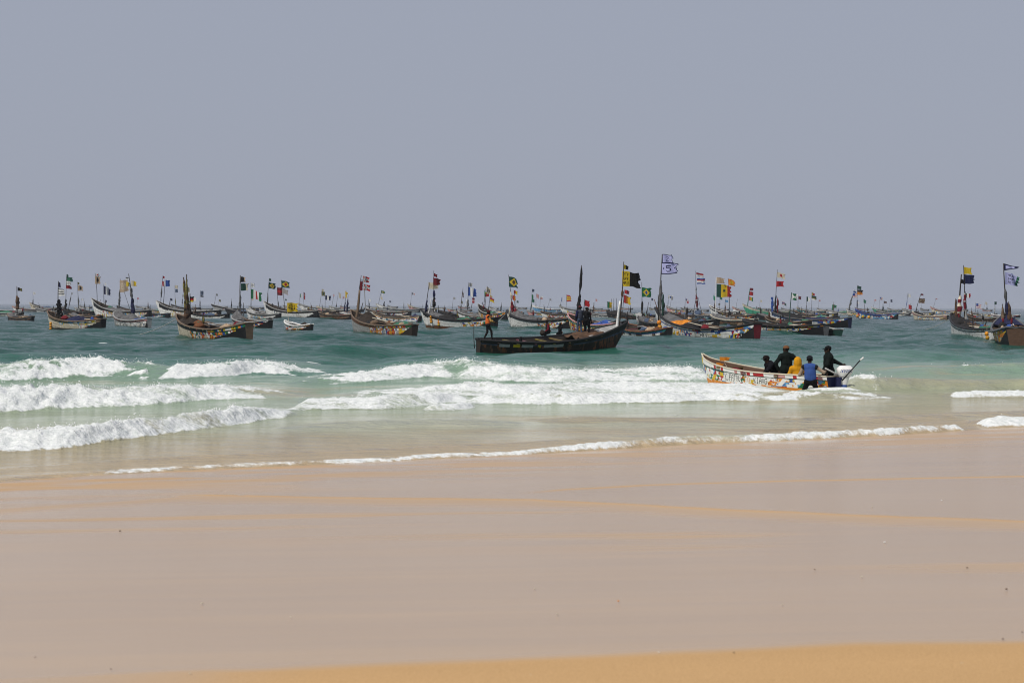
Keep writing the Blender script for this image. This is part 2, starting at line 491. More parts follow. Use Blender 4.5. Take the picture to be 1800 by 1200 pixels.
    C = C * (1 - milk[..., None]) + np.array([.50, .56, .46]) * milk[..., None]
    n, m = Y.shape
    idx = np.arange(n * m).reshape(n, m)
    ok = keep[:-1, :-1] | keep[1:, 1:] | keep[:-1, 1:] | keep[1:, :-1]
    F = np.stack([idx[:-1, :-1], idx[:-1, 1:], idx[1:, 1:], idx[1:, :-1]], -1)[ok]
    used = np.zeros(n * m, bool); used[F.ravel()] = True
    re = np.cumsum(used) - 1
    V = np.stack([X, Y, Z], -1).reshape(-1, 3)[used]
    F = re[F]
    mt, nt, bs = new_mat('sea_water')
    wc = attr_node(nt, 'Col').outputs['Color']
    fa = attr_node(nt, 'foam').outputs['Fac']
    ns = noise_node(nt, 10.0, 6, 0.68)
    ns2 = noise_node(nt, 1.6, 4, 0.6, sc3=(0.5, 1.3, 1))
    # break the foam's edge up
    ad = nt.nodes.new('ShaderNodeMath'); ad.operation = 'MULTIPLY_ADD'
    nt.links.new(ns, ad.inputs[0]); ad.inputs[1].default_value = 1.25
    nt.links.new(fa, ad.inputs[2])
    mr = nt.nodes.new('ShaderNodeMapRange'); mr.interpolation_type = 'SMOOTHSTEP'
    mr.inputs['From Min'].default_value = 0.82; mr.inputs['From Max'].default_value = 1.42
    nt.links.new(ad.outputs[0], mr.inputs['Value'])
    ff = mr.outputs[0]
    base = mixc(nt, 1.0, wc, ramp(nt, ns2, [(0.3, (0.86, 0.88, 0.88)), (0.7, (1.1, 1.1, 1.1))]), 'MULTIPLY')
    base = mixc(nt, ff, base, ramp(nt, ns, [(0.3, (0.60, 0.64, 0.61)), (0.62, (0.84, 0.85, 0.84))]))
    nt.links.new(base, bs.inputs['Base Color'])
    m3 = nt.nodes.new('ShaderNodeMapRange')
    nt.links.new(ff, m3.inputs['Value'])
    m3.inputs['To Min'].default_value = 0.08; m3.inputs['To Max'].default_value = 0.85
    nt.links.new(m3.outputs[0], bs.inputs['Roughness'])
    bs.inputs['IOR'].default_value = 1.22
    m4 = nt.nodes.new('ShaderNodeMapRange')
    nt.links.new(ff, m4.inputs['Value'])
    m4.inputs['To Min'].default_value = 0.5; m4.inputs['To Max'].default_value = 0.1
    nt.links.new(m4.outputs[0], bs.inputs['Specular IOR Level'])
    chop = noise_node(nt, 2.2, 6, 0.62, sc3=(0.6, 1.2, 1))
    bump(nt, bs, chop, 0.9, 0.22)
    o = link_mesh('sea', V, F, mt, smooth=True, vcol=C.reshape(-1, 3)[used], attrs={'foam': foam.ravel()[used]})
    tag(o, kind='structure', label='choppy green sea breaking in white surf on the beach')
    # spray: small flecks of froth thrown up along the white water
    rng = np.random.default_rng(4)
    ff_ = foam[:nr].ravel() * (lift.ravel() > 0.05)
    pr = ff_ * (lift.ravel() ** 1.0) * ys.ravel()
    pr = pr / pr.sum()
    pick = rng.choice(len(pr), 16000, p=pr)
    P = np.stack([X[:nr].ravel()[pick], Y[:nr].ravel()[pick], Z[:nr].ravel()[pick]], -1)
    hgt = lift.ravel()[pick]
    P[:, 2] += rng.exponential(0.030, len(P)) * np.clip(hgt / 0.35, 0.15, 1.3)
    P[:, :2] += rng.normal(0, 0.06, (len(P), 2))
    r = rng.uniform(0.005, 0.016, len(P)) * np.clip(hgt / 0.3, 0.35, 1.1)
    oc = np.array([(1, 0, 0), (-1, 0, 0), (0, 1, 0), (0, -1, 0), (0, 0, 1), (0, 0, -1)], float)
    of = np.array([(0, 2, 4), (2, 1, 4), (1, 3, 4), (3, 0, 4), (2, 0, 5), (1, 2, 5), (3, 1, 5), (0, 3, 5)])
    jit = rng.uniform(0.6, 1.5, (len(P), 6, 1))
    V = (P[:, None, :] + oc[None] * jit * r[:, None, None]).reshape(-1, 3)
    F = (of[None] + 6 * np.arange(len(P))[:, None, None]).reshape(-1, 3)
    mf = simple('froth', (0.86, 0.87, 0.86), 0.8, 0.06, 5, 0.1)
    o = link_mesh('sea_spray', V, F, mf)
    tag(o, 'white flecks of spray along the breaking waves', 'spray', kind='stuff')
build_sea()

# ================================================================== colours, paint, flags
CC = dict(w=(.80, .79, .76), k=(.007, .007, .008), r=(.42, .018, .022), dr=(.16, .010, .018), g=(.012, .15, .055), dg=(.010, .055, .040),
          y=(.66, .46, .02), o=(.70, .24, .02), b=(.025, .075, .30), nb=(.012, .016, .060), lb=(.12, .32, .55), t=(.46, .34, .23), c=(.62, .55, .42),
          p=(.55, .28, .26), gr=(.12, .12, .122), br=(.10, .055, .032), ol=(.16, .14, .04), te=(.03, .20, .20), wd=(.17, .115, .072), dw=(.032, .023, .017),
          dk=(.016, .015, .015), lg=(.36, .36, .35), lw=(.52, .52, .82), bl=(.06, .09, .15), ru=(.17, .065, .025), mg=(.04, .16, .10), gg=(.05, .33, .20))

GLY = {'A': '01110 10001 10001 11111 10001 10001 10001', 'C': '01111 10000 10000 10000 10000 10000 01111', 'E': '11111 10000 10000 11110 10000 10000 11111',
       'F': '11111 10000 10000 11110 10000 10000 10000', 'G': '01111 10000 10000 10011 10001 10001 01110', 'H': '10001 10001 10001 11111 10001 10001 10001',
       'I': '01110 00100 00100 00100 00100 00100 01110', 'K': '10001 10010 10100 11000 10100 10010 10001', 'N': '10001 11001 10101 10101 10011 10001 10001',
       'O': '01110 10001 10001 10001 10001 10001 01110', 'T': '11111 00100 00100 00100 00100 00100 00100', 'U': '10001 10001 10001 10001 10001 10001 01110',
       'Y': '10001 10001 01010 00100 00100 00100 00100', '.': '00000 00000 00000 00000 00000 01100 01100', ' ': '00000 00000 00000 00000 00000 00000 00000',
       '1': '00100 01100 00100 00100 00100 00100 01110', '2': '01110 10001 00001 00110 01000 10000 11111', '4': '00010 00110 01010 10010 11111 00010 00010',
       '5': '11111 10000 11110 00001 00001 10001 01110', '0': '01110 10001 10011 10101 11001 10001 01110', '6': '01110 10000 11110 10001 10001 10001 01110',
       'R': '11110 10001 10001 11110 10100 10010 10001', 'S': '01111 10000 10000 01110 00001 00001 11110', 'M': '10001 11011 10101 10101 10001 10001 10001'}
def text_mask(txt, a, b, slant=0.0):
    """a: 0..1 along the writing, b: 0..1 upwards -> True where ink is."""
    rows = [''.join(GLY[ch].split()[k] + '0' for ch in txt) for k in range(7)]
    M = np.array([[c == '1' for c in r] for r in rows])
    n = M.shape[1]
    a2 = a - slant * (b - 0.5)
    i = np.floor(a2 * n).astype(int); j = np.floor((1 - b) * 7).astype(int)
    ok = (i >= 0) & (i < n) & (j >= 0) & (j < 7) & (b < 1) & (b >= 0)
    return ok & M[np.clip(j, 0, 6), np.clip(i, 0, n - 1)]

def flag_colour(design, u, v):
    n = len(u)
    kind, _, arg = design.partition(':')
    A = arg.split(',') if arg else []
    def fill(c): return np.tile(np.array(CC[c]), (n, 1))
    if kind == 's': return fill(A[0])
    if kind == 'h' or kind == 'v':
        pal = np.array([CC[a] for a in A])
        t = (1 - v) if kind == 'h' else u
        return pal[np.clip((t * len(A)).astype(int), 0, len(A) - 1)]
    if kind == 'disk':
        c = fill(A[0]); c[np.hypot((u - .5) * 1.35, v - .5) < .30] = CC[A[1]]; return c
    if kind == 'brazil':
        c = fill(A[0] if A else 'g')
        c[np.abs(u - .5) / .42 + np.abs(v - .5) / .40 < 1] = CC['y']
        c[np.hypot((u - .5) * 1.4, v - .5) < .20] = CC[A[1] if len(A) > 1 else 'b']; return c
    if kind == 'check':
        c = fill(A[0]); c[((u * 9).astype(int) % 2 == 0) & ((v * 6).astype(int) % 2 == 0)] = CC[A[1]]; return c
    if kind == 'senegal':
        c = np.array([CC['dg'], CC['y'], CC['r']])[np.clip((u * 3).astype(int), 0, 2)]
        c[np.hypot((u - .5) * 1.5, v - .5) < .10] = CC['dg']; return c
    if kind == 'x':
        c = fill(A[1]); c[np.abs(v - .5) > np.abs(u - .5)] = CC[A[0]]; c[np.abs(np.abs(v - .5) - np.abs(u - .5)) < .06] = CC[A[1]]; return c
    if kind == 'yb':
        c = fill('y'); c[u > .42] = CC['k']
        for k, tx in enumerate(('MRS', 'SRM', 'REM')):
            c[text_mask(tx, (u - .05) / .34, (v - .12 - .27 * k) / .20)] = CC['k']
        return c
    if kind == 'num':
        c = fill('lw'); e = np.minimum(np.minimum(u, 1 - u), np.minimum(v, 1 - v) * .7)
        c[(e < .045)] = CC['nb']
        c[text_mask(A[0], (u - .34) / .34, (v - .20) / .58, -.1)] = CC['nb']
        if len(A) > 1:
            c[(np.abs(np.abs(u - .5) - .34) < .04) & (np.abs(v - .5) < .06)] = CC['nb']
        return c
    if kind == 'text':
        c = fill(A[0]); c[text_mask(A[2], (u - .12) / .76, (v - .25) / .52, -.05)] = CC[A[1]]; return c
    if kind == 'text3':
        c = fill(A[0])
        for k in range(3):
            c[text_mask(A[2 + k], (u - .2) / .66, (v - .10 - .28 * k) / .22)] = CC[A[1]]
        c[u < .10] = CC['lw']; c[(u > .9)] = CC['mg']; return c
    if kind == 'us':
        c = np.where(((v * 7).astype(int) % 2 == 0)[:, None], CC['r'], CC['w']); c[(u < .45) & (v > .45)] = CC['b']; return c
    if kind == 'norse':
        c = fill('r'); c[np.abs(v - .5) < .16] = CC['w']; c[np.abs(u - .36) < .10] = CC['w']; c[np.abs(v - .5) < .09] = CC['nb']; c[np.abs(u - .36) < .055] = CC['nb']; return c
    if kind == 'pen':
        c = fill('nb'); c[(np.abs(v - .5) < .28 * 1) & (u > .10) & (u < .78)] = CC['lw']; return c
    return fill('w')

def mat_attr_paint(name, rough, grime, trans=0.0, bs_=0.25):
    m, nt, bs = new_mat(name)
    c = attr_node(nt, 'Col').outputs['Color']
    n1 = noise_node(nt, 3.0, 5, 0.65, sc3=(1.0, 1.0, 2.2))
    n2 = noise_node(nt, 14.0, 4, 0.6, sc3=(2.2, 1, .35))
    g = mixc(nt, 1.0, c, ramp(nt, n1, [(0.30, (1 - grime,) * 3), (0.62, (1.04, 1.04, 1.04))]), 'MULTIPLY')
    if grime > 0.2:
        fac = ramp(nt, n2, [(0.54, (0, 0, 0)), (0.72, (grime, grime, grime))])
        g = mixc(nt, fac, g, (0.085, 0.060, 0.040))
    nt.links.new(g, bs.inputs['Base Color'])
    bs.inputs['Roughness'].default_value = rough
    bs.inputs['Specular IOR Level'].default_value = 0.3 if bs_ < .5 else 0.08
    bump(nt, bs, n2, bs_, 0.02 if bs_ < .5 else 0.035)
    if trans:
        tr = nt.nodes.new('ShaderNodeBsdfTranslucent')
        nt.links.new(g, tr.inputs['Color'])
        ms = nt.nodes.new('ShaderNodeMixShader'); ms.inputs[0].default_value = trans
        out = nt.nodes['Material Output']
        nt.links.new(bs.outputs[0], ms.inputs[1]); nt.links.new(tr.outputs[0], ms.inputs[2])
        nt.links.new(ms.outputs[0], out.inputs['Surface'])
    return m
MAT['paint'] = mat_attr_paint('boat_paint', 0.55, 0.36)
MAT['fresh'] = mat_attr_paint('fresh_boat_paint', 0.4, 0.16)
MAT['cloth'] = mat_attr_paint('flag_cloth', 0.85, 0.16, 0.25)
MAT['rag'] = mat_attr_paint('rag_cloth', 0.9, 0.45)
MAT['wear'] = mat_attr_paint('clothing', 0.8, 0.18, 0, .7)

RNG = random.Random(11)

def grid_faces(n, m, off=0, flip=False):
    idx = np.arange(n * m).reshape(n, m) + off
    q = (idx[:-1, :-1], idx[:-1, 1:], idx[1:, 1:], idx[1:, :-1])
    return np.stack(q[::-1] if flip else q, -1).reshape(-1, 4)

def tube(pts, rads, k=7, cap=True):
    pts = np.asarray(pts, float); n = len(pts)
    rads = np.ones(n) * rads if np.ndim(rads) == 0 else np.asarray(rads, float)
    T = np.gradient(pts, axis=0); T /= np.linalg.norm(T, axis=1)[:, None] + 1e-9
    ref = np.array([0, 1.0, 0]) if abs(T[0][1]) < .8 else np.array([1.0, 0, 0])
    V = []
    for i in range(n):
        a = np.cross(T[i], ref); a /= np.linalg.norm(a) + 1e-9
        b = np.cross(T[i], a)
        ang = np.linspace(0, 2 * np.pi, k, endpoint=False)
        V.append(pts[i] + rads[i] * (np.cos(ang)[:, None] * a + np.sin(ang)[:, None] * b))
    V = np.concatenate(V)
    F = []
    for i in range(n - 1):
        for j in range(k):
            F.append((i * k + j, i * k + (j + 1) % k, (i + 1) * k + (j + 1) % k, (i + 1) * k + j))
    if cap:
        F.append(tuple(range(k))[::-1]); F.append(tuple((n - 1) * k + j for j in range(k)))
    return V, F

def box(c, d, rot=None):
    s = np.array([(x, y, z) for x in (-.5, .5) for y in (-.5, .5) for z in (-.5, .5)]) * np.array(d)
    if rot is not None: s = s @ np.array(rot).T
    V = s + np.array(c)
    F = [(0, 1, 3, 2), (4, 6, 7, 5), (0, 4, 5, 1), (2, 3, 7, 6), (0, 2, 6, 4), (1, 5, 7, 3)]
    return V, F

def merge(parts):
    V = []; F = []; o = 0
    for v, f in parts:
        V.append(np.asarray(v)); F += [tuple(int(i) + o for i in q) for q in f]; o += len(v)
    return np.concatenate(V), F

def part(name, vf, colour, parent, mat='paint', smooth=False):
    V, F = vf
    if callable(colour):
        V_ = np.asarray(V); cen = np.array([V_[list(f)].mean(0) for f in F]); fc = colour(cen)
    else:
        fc = np.tile(np.array(CC[colour] if isinstance(colour, str) else colour), (len(F), 1))
    return link_mesh(name, V, F if isinstance(F, np.ndarray) else list(map(tuple, F)), MAT[mat], parent, smooth, fcol=fc)

# ================================================================== boats
PAL = {'rust2': ['ru', 'dw', 'br', 'dw'], 'gay': ['w', 'o', 'r', 'y', 'lb', 'w', 'b', 'g', 'o', 'w', 'w'], 'rw': ['w', 'r', 'w', 'w', 'p', 'r', 'w'], 'hot': ['r', 'o', 'y', 'w', 'b', 'o', 'w', 'g'], 'mix': ['w', 'r', 'b', 'y', 'w', 'lb', 'o', 'w', 'k'], 'cool': ['w', 'b', 'lb', 'w', 'te', 'r', 'w'],
       'pale': ['w', 'c', 'p', 'lb', 'w', 'lg', 'y'], 'rusty': ['ru', 'br', 'dk', 'ru', 'wd', 'dw'], 'white': ['w', 'w', 'w', 'lg', 'w', 'c', 'bl']}

def h1(i, j, seed):
    return _hash(np.asarray(i, float), np.asarray(j, float), seed)

def hull_paint(st, s, r, a, z, side, seed, L):
    n = len(s)
    base = np.tile(np.array(CC[st.get('base', 'w')]), (n, 1))
    c = base
    mr = st.get('mrange', (0.0, 0.75))
    mid = (r > .10) & (r < .74) & (s >= mr[0]) & (s <= mr[1])
    cw = st.get('cell', .55) * 1.15
    pal = np.array([CC[k] for k in PAL[st.get('pal', 'mix')]])
    i = np.floor(a / cw + 0.6 * (r > .42)); j = np.floor(r * st.get('nb', 2))
    hv = h1(i, j, seed)
    mot = pal[np.clip((hv * len(pal)).astype(int), 0, len(pal) - 1)]
    fa = a / cw - np.floor(a / cw); fr = r * st.get('nb', 2) - j
    dia = np.abs(fa - .5) + np.abs(fr - .5) < .36
    mot[dia] = pal[np.clip((h1(i + 31, j, seed) * len(pal)).astype(int), 0, len(pal) - 1)][dia]
    zig = (np.sin(a * 9 + 6 * r + seed) > .55)
    mot[zig] = pal[np.clip((h1(i, j + 17, seed) * len(pal)).astype(int), 0, len(pal) - 1)][zig]
    use = mid & (h1(i, j, seed + 5) < st.get('dens', .75))
    c[use] = mot[use]
    up = r >= .78
    c[up] = np.array(CC[st.get('top', 'dk')])
    if 'trange' in st:
        t0, t1 = st['trange']
        q = up & (s >= t0) & (s <= t1)
        tp = np.array([CC[k] for k in PAL[st.get('tpal', st.get('pal', 'mix'))]])
        i2 = np.floor(a / (cw * .7)); c[q] = tp[np.clip((h1(i2, i2 * 0 + 3, seed + 9) * len(tp)).astype(int), 0, len(tp) - 1)][q]
    c[(r > .72) & (r < .79)] = np.array(CC[st.get('line', 'dk')])
    c[r < st.get('low', .14)] = np.array(CC[st.get('bot', 'dk')])
    # plank seams and the stained band at the waterline
    if not st.get('clean'):
        seam = (np.abs(r * 4.0 - np.round(r * 4.0)) < .07) & (r > .1)
        c[seam] *= .68
        stain = (r < .30 - .22 * vnoise(a * 1.7, r * 2, seed % 977)) & (r >= st.get('low', .14) * .5)
        c[stain] = c[stain] * .45 + np.array([.020, .020, .012])
        run = vnoise(a * 5.0, r * .6, seed % 887) > .74
        c[run] *= .72
    sw = st.get('wedge', .22)
    c[(s < sw) & (r < (sw - s) / sw * .85)] = np.array(CC[st.get('wcol', 'k')])
    if st.get('bowc'):
        c[(s > st.get('bows', .93))] = np.array(CC[st['bowc']])
    for (s0, s1, r0, r1, pc) in st.get('panels', []):
        c[(s > s0) & (s < s1) & (r > r0) & (r < r1)] = np.array(CC[pc])
    for (tx, s0, s1, r0, r1, ink, slant) in st.get('text', []):
        m = text_mask(tx, (s0 - s) / (s0 - s1), (r - r0) / (r1 - r0), slant) & (side < 0)
        bg = (s <= s0) & (s >= s1) & (r > r0 - .06) & (r < r1 + .06)
        c[bg] = np.array(CC[st.get('textbg', 'w')]); c[m] = np.array(CC[ink])
    return c

class Boat: pass
ALLB = []
SHORT = {}
def boat(name, label, bow, stern, L, st, poles=(), cat='boat', group='pirogues moored off the beach', beam=None, free=None, hstern=None, detail=1,
         thw=None, tarp=None, heaps=(), heel=None, near=False, mat='paint', bowfin=0.0, sternw=.27, floor=.22, clutter=True):
    S = at_z(*stern)
    sg = 1.0 if bow[0] > stern[0] else -1.0
    best = None
    for Lx in (L, L * 1.1, L * 1.2, L * 1.35, L * 1.5):
        for k in range(0, 290):
            ph = R(k * .5) * (-1 if near else 1)
            e = abs(to_px((S[0] + sg * Lx * math.cos(ph), S[1] + Lx * math.sin(ph), 0))[0] - bow[0])
            if best is None or e < best[0] - 1e-6: best = (e, ph, Lx)
        if best[0] < 1.5: break
    e, ph, L = best
    dx, dy = sg * math.cos(ph), math.sin(ph)
    rz = math.atan2(dy, dx)
    sg = 1.0 if dx > 0 else -1.0
    root = empty(name, (S[0], S[1], 0.0), rz)
    heel = R(heel if heel is not None else RNG.uniform(-1.5, 2))
    sd = 1.0 if dx > 0 else -1.0                  # which local side faces the camera
    root.rotation_euler = (heel * sd, 0, rz)
    tag(root, label, cat, group)
    B = S + L * np.array([dx, dy, 0])
    hb = float(np.clip(at_depth(bow[0], bow[1], B[1])[2], .7, 4.0))
    f = free if free else float(np.clip(.34 * hb + .22, .72, 1.3))
    hs = hstern if hstern else f + .28
    beam = beam if beam else float(np.clip(.165 * L, 1.4, 2.9))
    b = Boat(); b.root = root; b.L = L; b.hb = hb; b.f = f; b.beam = beam; b.hs = hs; b.S = S; b.B = B
    bpy.context.view_layer.update()
    Mi = np.array(root.matrix_basis.inverted())
    b.w2l = lambda P: (np.c_[np.atleast_2d(P), np.ones(len(np.atleast_2d(P)))] @ Mi.T)[:, :3]
    def half(s):
        s = np.asarray(s, float)
        q = np.where(s < .42, 1 - (1 - sternw) * (np.clip(.42 - s, 0, 1) / .42) ** 2.2, 1 - .97 * (np.clip(s - .42, 0, 1) / .58) ** 2.9)
        return beam / 2 * q
    def top(s):
        s = np.asarray(s, float)
        return f + (hb - f) * np.clip((s - .30) / .70, 0, 1) ** 2.4 + (hs - f) * np.clip((.35 - s) / .35, 0, 1) ** 1.8 + bowfin * np.clip((s - .94) / .06, 0, 1) ** 2
    def bot(s):
        s = np.asarray(s, float)
        return -.40 + (.88 * hb + .40) * np.clip((s - .85) / .15, 0, 1) ** 1.25 + (.28) * np.clip((.12 - s) / .12, 0, 1) ** 1.5
    b.half, b.top, b.bot = half, top, bot
    ns = int(np.clip(L / (.10 if detail >= 3 else .17 if detail == 2 else .45), 20, 200)) if detail < 4 else 300
    nv = {1: 9, 2: 16, 3: 20, 4: 34}[detail]
    s = np.linspace(0, 1, ns); v = np.linspace(0, 1, nv)
    Sg, Vg = np.meshgrid(s, v, indexing='ij')
    zt, zb = top(Sg), bot(Sg)
    Zg = zb + (zt - zb) * Vg
    yo = half(Sg) * (.60 + .40 * Vg ** .8)
    Xg = Sg * L
    V = []; F = []; C = []; off = 0
    for side in (1, -1):
        P = np.stack([Xg, side * yo, Zg], -1).reshape(-1, 3)
        q = grid_faces(ns, nv, off, flip=(side < 0))
        V.append(P); off += len(P)
        loc = (q - (off - len(P)))
        cen = P[loc].mean(1)
        sc_ = cen[:, 0] / L; r_ = (cen[:, 2]) / np.maximum(top(sc_), .1)
        C.append(hull_paint(st, sc_, r_, cen[:, 0], cen[:, 2], np.full(len(cen), side * sd), hash_label(label), L))
        F += [tuple(x) for x in q.tolist()]
    n0 = ns * nv
    # bottom strip and stern plate
    cb = []
    for i in range(ns - 1):
        F.append((i * nv, (i + 1) * nv, n0 + (i + 1) * nv, n0 + i * nv)); cb.append(CC[st.get('bot', 'dk')])
    for j in range(nv - 1):
        F.append((j, j + 1, n0 + j + 1, n0 + j)[::-1]); cb.append(CC[st.get('stern', 'dk')])
    C.append(np.array(cb))
    # inner skin
    wi = CC[st.get('inside', 'dw')]
    t = .055
    zf = np.minimum(np.maximum(bot(s) + .10, floor), top(s) - .05)
    ci = []
    io = off
    nvi = 4
    for side in (1, -1):
        vv = np.linspace(0, 1, nvi)
        Zi = zf[:, None] + (top(s) - zf)[:, None] * vv[None]
        Yi = np.maximum(half(s)[:, None] * (.50 + .50 * vv[None]) - t, .004) * side
        P = np.stack([np.repeat((s * L * .992 + .02)[:, None], nvi, 1), Yi, Zi], -1).reshape(-1, 3)
        V.append(P)
        F += [tuple(x) for x in grid_faces(ns, nvi, off, flip=(side > 0)).tolist()]
        off += len(P)
    for i in range(ns - 1):
        F.append((io + i * nvi, io + (i + 1) * nvi, io + ns * nvi + (i + 1) * nvi, io + ns * nvi + i * nvi))
    for j in range(nvi - 1):
        F.append((io + j, io + j + 1, io + ns * nvi + j + 1, io + ns * nvi + j))
    nin = 2 * (ns - 1) * (nvi - 1) + (ns - 1) + nvi - 1
    C.append(np.tile(np.array(wi), (nin, 1)))
    hull = link_mesh('hull', np.concatenate(V), F, MAT[mat], root, False, fcol=np.concatenate(C))
    b.hull = hull
    # gunwale: one rail swept round the rim from bow to stern and back
    ng = 14 if detail == 1 else 30
    sg_ = np.linspace(1, 0, ng)
    port = np.stack([sg_ * L, half(sg_), top(sg_) + .015], -1)
    star = np.stack([sg_[::-1] * L, -half(sg_[::-1]), top(sg_[::-1]) + .015], -1)
    V, F = tube(np.concatenate([port, star]), st.get('railr', .075), 5)
    part('gunwale', (V, F), st.get('rail', 'wd'), root, mat)
    # thwarts
    nth = thw if thw is not None else (max(3, int(L / 1.5)) if detail > 1 else max(2, int(L / 3.2)))
    rngl = random.Random(hash_label(label))
    for k in range(nth):
        s_ = .10 + .66 * k / max(1, nth - 1) + rngl.uniform(-.012, .012)
        hw = float(half(s_))
        z_ = float(top(s_)) - .06
        V, F = box((s_ * L, 0, z_), (rngl.uniform(.13, .2), 2 * hw * 1.06, .065), [[1, rngl.uniform(-.06, .06), 0], [0, 1, 0], [0, 0, 1]])
        part('thwart', (V, F), tuple(x * rngl.uniform(.6, 1.5) for x in CC[st.get('thw', 'wd')]), root, mat)
    # tarpaulin peaked over the bow, piles of net amidships
    def mound(name, s0, s1, hgt, col, rough, peak=.5):
        n, m = (26, 17) if detail > 1 else (8, 7)
        ss = np.linspace(s0, s1, n); tt = np.linspace(-1, 1, m)
        SS, TT = np.meshgrid(ss, tt, indexing='ij')
        w_ = (SS - s0) / (s1 - s0)
        env = np.clip(np.where(w_ < peak, w_ / peak, (1 - w_) / (1 - peak)), 0, 1) ** .7
        sd_ = hash_label(label + name) % 997
        nz = fbm(SS * L * 2.2 + sd_, TT * 3 + sd_, sd_, 3) - .5 + .5 * (np.abs(fbm(SS * L * 3.1, TT * 5, sd_ + 3, 3) - .5) - .12)
        Z_ = top(SS) + .02 + hgt * env * (1 - np.abs(TT) ** 1.3) + rough * nz * (1 - TT ** 4)
        V = np.stack([SS * L, TT * half(SS) * .98, Z_], -1).reshape(-1, 3)
        cc = CC[col]
        part(name, (V, grid_faces(n, m)), lambda cen: np.array(cc)[None] * (.65 + .7 * vnoise(cen[:, 0] * 4, cen[:, 1] * 5, sd_)[:, None]), root, 'rag', detail > 1)
    if tarp:
        mound('bow_tarpaulin', .70, .965, tarp[1], tarp[0], .16, .55)
    for (s0, s1, hg, col, kind) in heaps:
        mound(kind, s0, s1, hg, col, .42 if 'net' in kind else .25)
    if clutter and detail in (2, 3) and L > 8:
        for k in range(rngl.randint(3, 5)):
            s0 = rngl.uniform(.06, .40); s1 = s0 + rngl.uniform(.18, .38)
            y0 = rngl.uniform(-.45, .45); y1 = rngl.uniform(-.45, .45)
            q = [(x * L, (y0 + (y1 - y0) * j) * float(half(x)), float(top(x)) + .06 + .05 * k + (.25 * j if rngl.random() < .3 else 0)) for j, x in ((0, s0), (.5, (s0 + s1) / 2), (1, s1))]
            part('spar', tube(q, [.045, .05, .035], 6), rngl.choice(['c', 'wd', 'dk', 'lg', 'wd']), root)
        for k in range(rngl.randint(1, 3)):
            s0 = rngl.uniform(.45, .90); hgt = rngl.uniform(.5, 1.5); y0 = rngl.uniform(-.6, .6) * float(half(s0)); z0_ = float(top(s0)) - .2
            lx, ly = rngl.uniform(-.2, .2), rngl.uniform(-.15, .15)
            st_ = part('stanchion', tube([(s0 * L, y0, z0_), (s0 * L + lx * .5, y0 + ly * .5, z0_ + hgt * .5 + .2), (s0 * L + lx, y0 + ly, z0_ + hgt + .2)], [.05, .045, .035], 6), rngl.choice(['dw', 'wd', 'gr', 'dk']), root)
            if rngl.random() < .7:
                blob_part('rag_bundle', st_, (s0 * L + lx * .6, y0 + ly * .6, z0_ + .2 + hgt * rngl.uniform(.5, .8)), .09, rngl.uniform(.15, .32), rngl.choice(['dk', 'nb', 'dr', 'gr', 'ol', 'dk']), rngl.randint(1, 90))
        for k in range(rngl.randint(5, 9)):
            s0 = rngl.uniform(.06, .72)
            blob_part('bundle', root, (s0 * L, rngl.uniform(-.5, .5) * float(half(s0)), float(top(s0)) + .08), rngl.uniform(.18, .42), rngl.uniform(.12, .34), rngl.choice(['dk', 'gr', 'br', 'b', 'mg', 'wd', 'dr', 'dk', 'ru', 'bl', 'dk', 'gr', 't']), rngl.randint(1, 90))
    for po in poles:
        add_pole(b, po)
    ALLB.append(b)
    return b

def blob_part(name, parent, c, rx, rz, col, seed):
    th = np.linspace(0, math.pi, 8); ph = np.linspace(0, 2 * math.pi, 11, endpoint=False)
    T, Q = np.meshgrid(th, ph, indexing='ij')
    k = .70 + .6 * vnoise(T * 2.6 + seed, np.cos(Q) * 2.5 + np.sin(Q) + seed, seed)
    V = np.stack([rx * 1.4 * k * np.sin(T) * np.cos(Q), rx * k * np.sin(T) * np.sin(Q), rz * k * np.cos(T)], -1).reshape(-1, 3) + np.array(c)
    F = [(i * 11 + j, i * 11 + (j + 1) % 11, (i + 1) * 11 + (j + 1) % 11, (i + 1) * 11 + j)[::-1] for i in range(7) for j in range(11)]
    return part(name, (V, F), col, parent, 'rag', True)

def hash_label(t):
    h = 7
    for ch in t: h = (h * 131 + ord(ch)) % 1000003
    return h

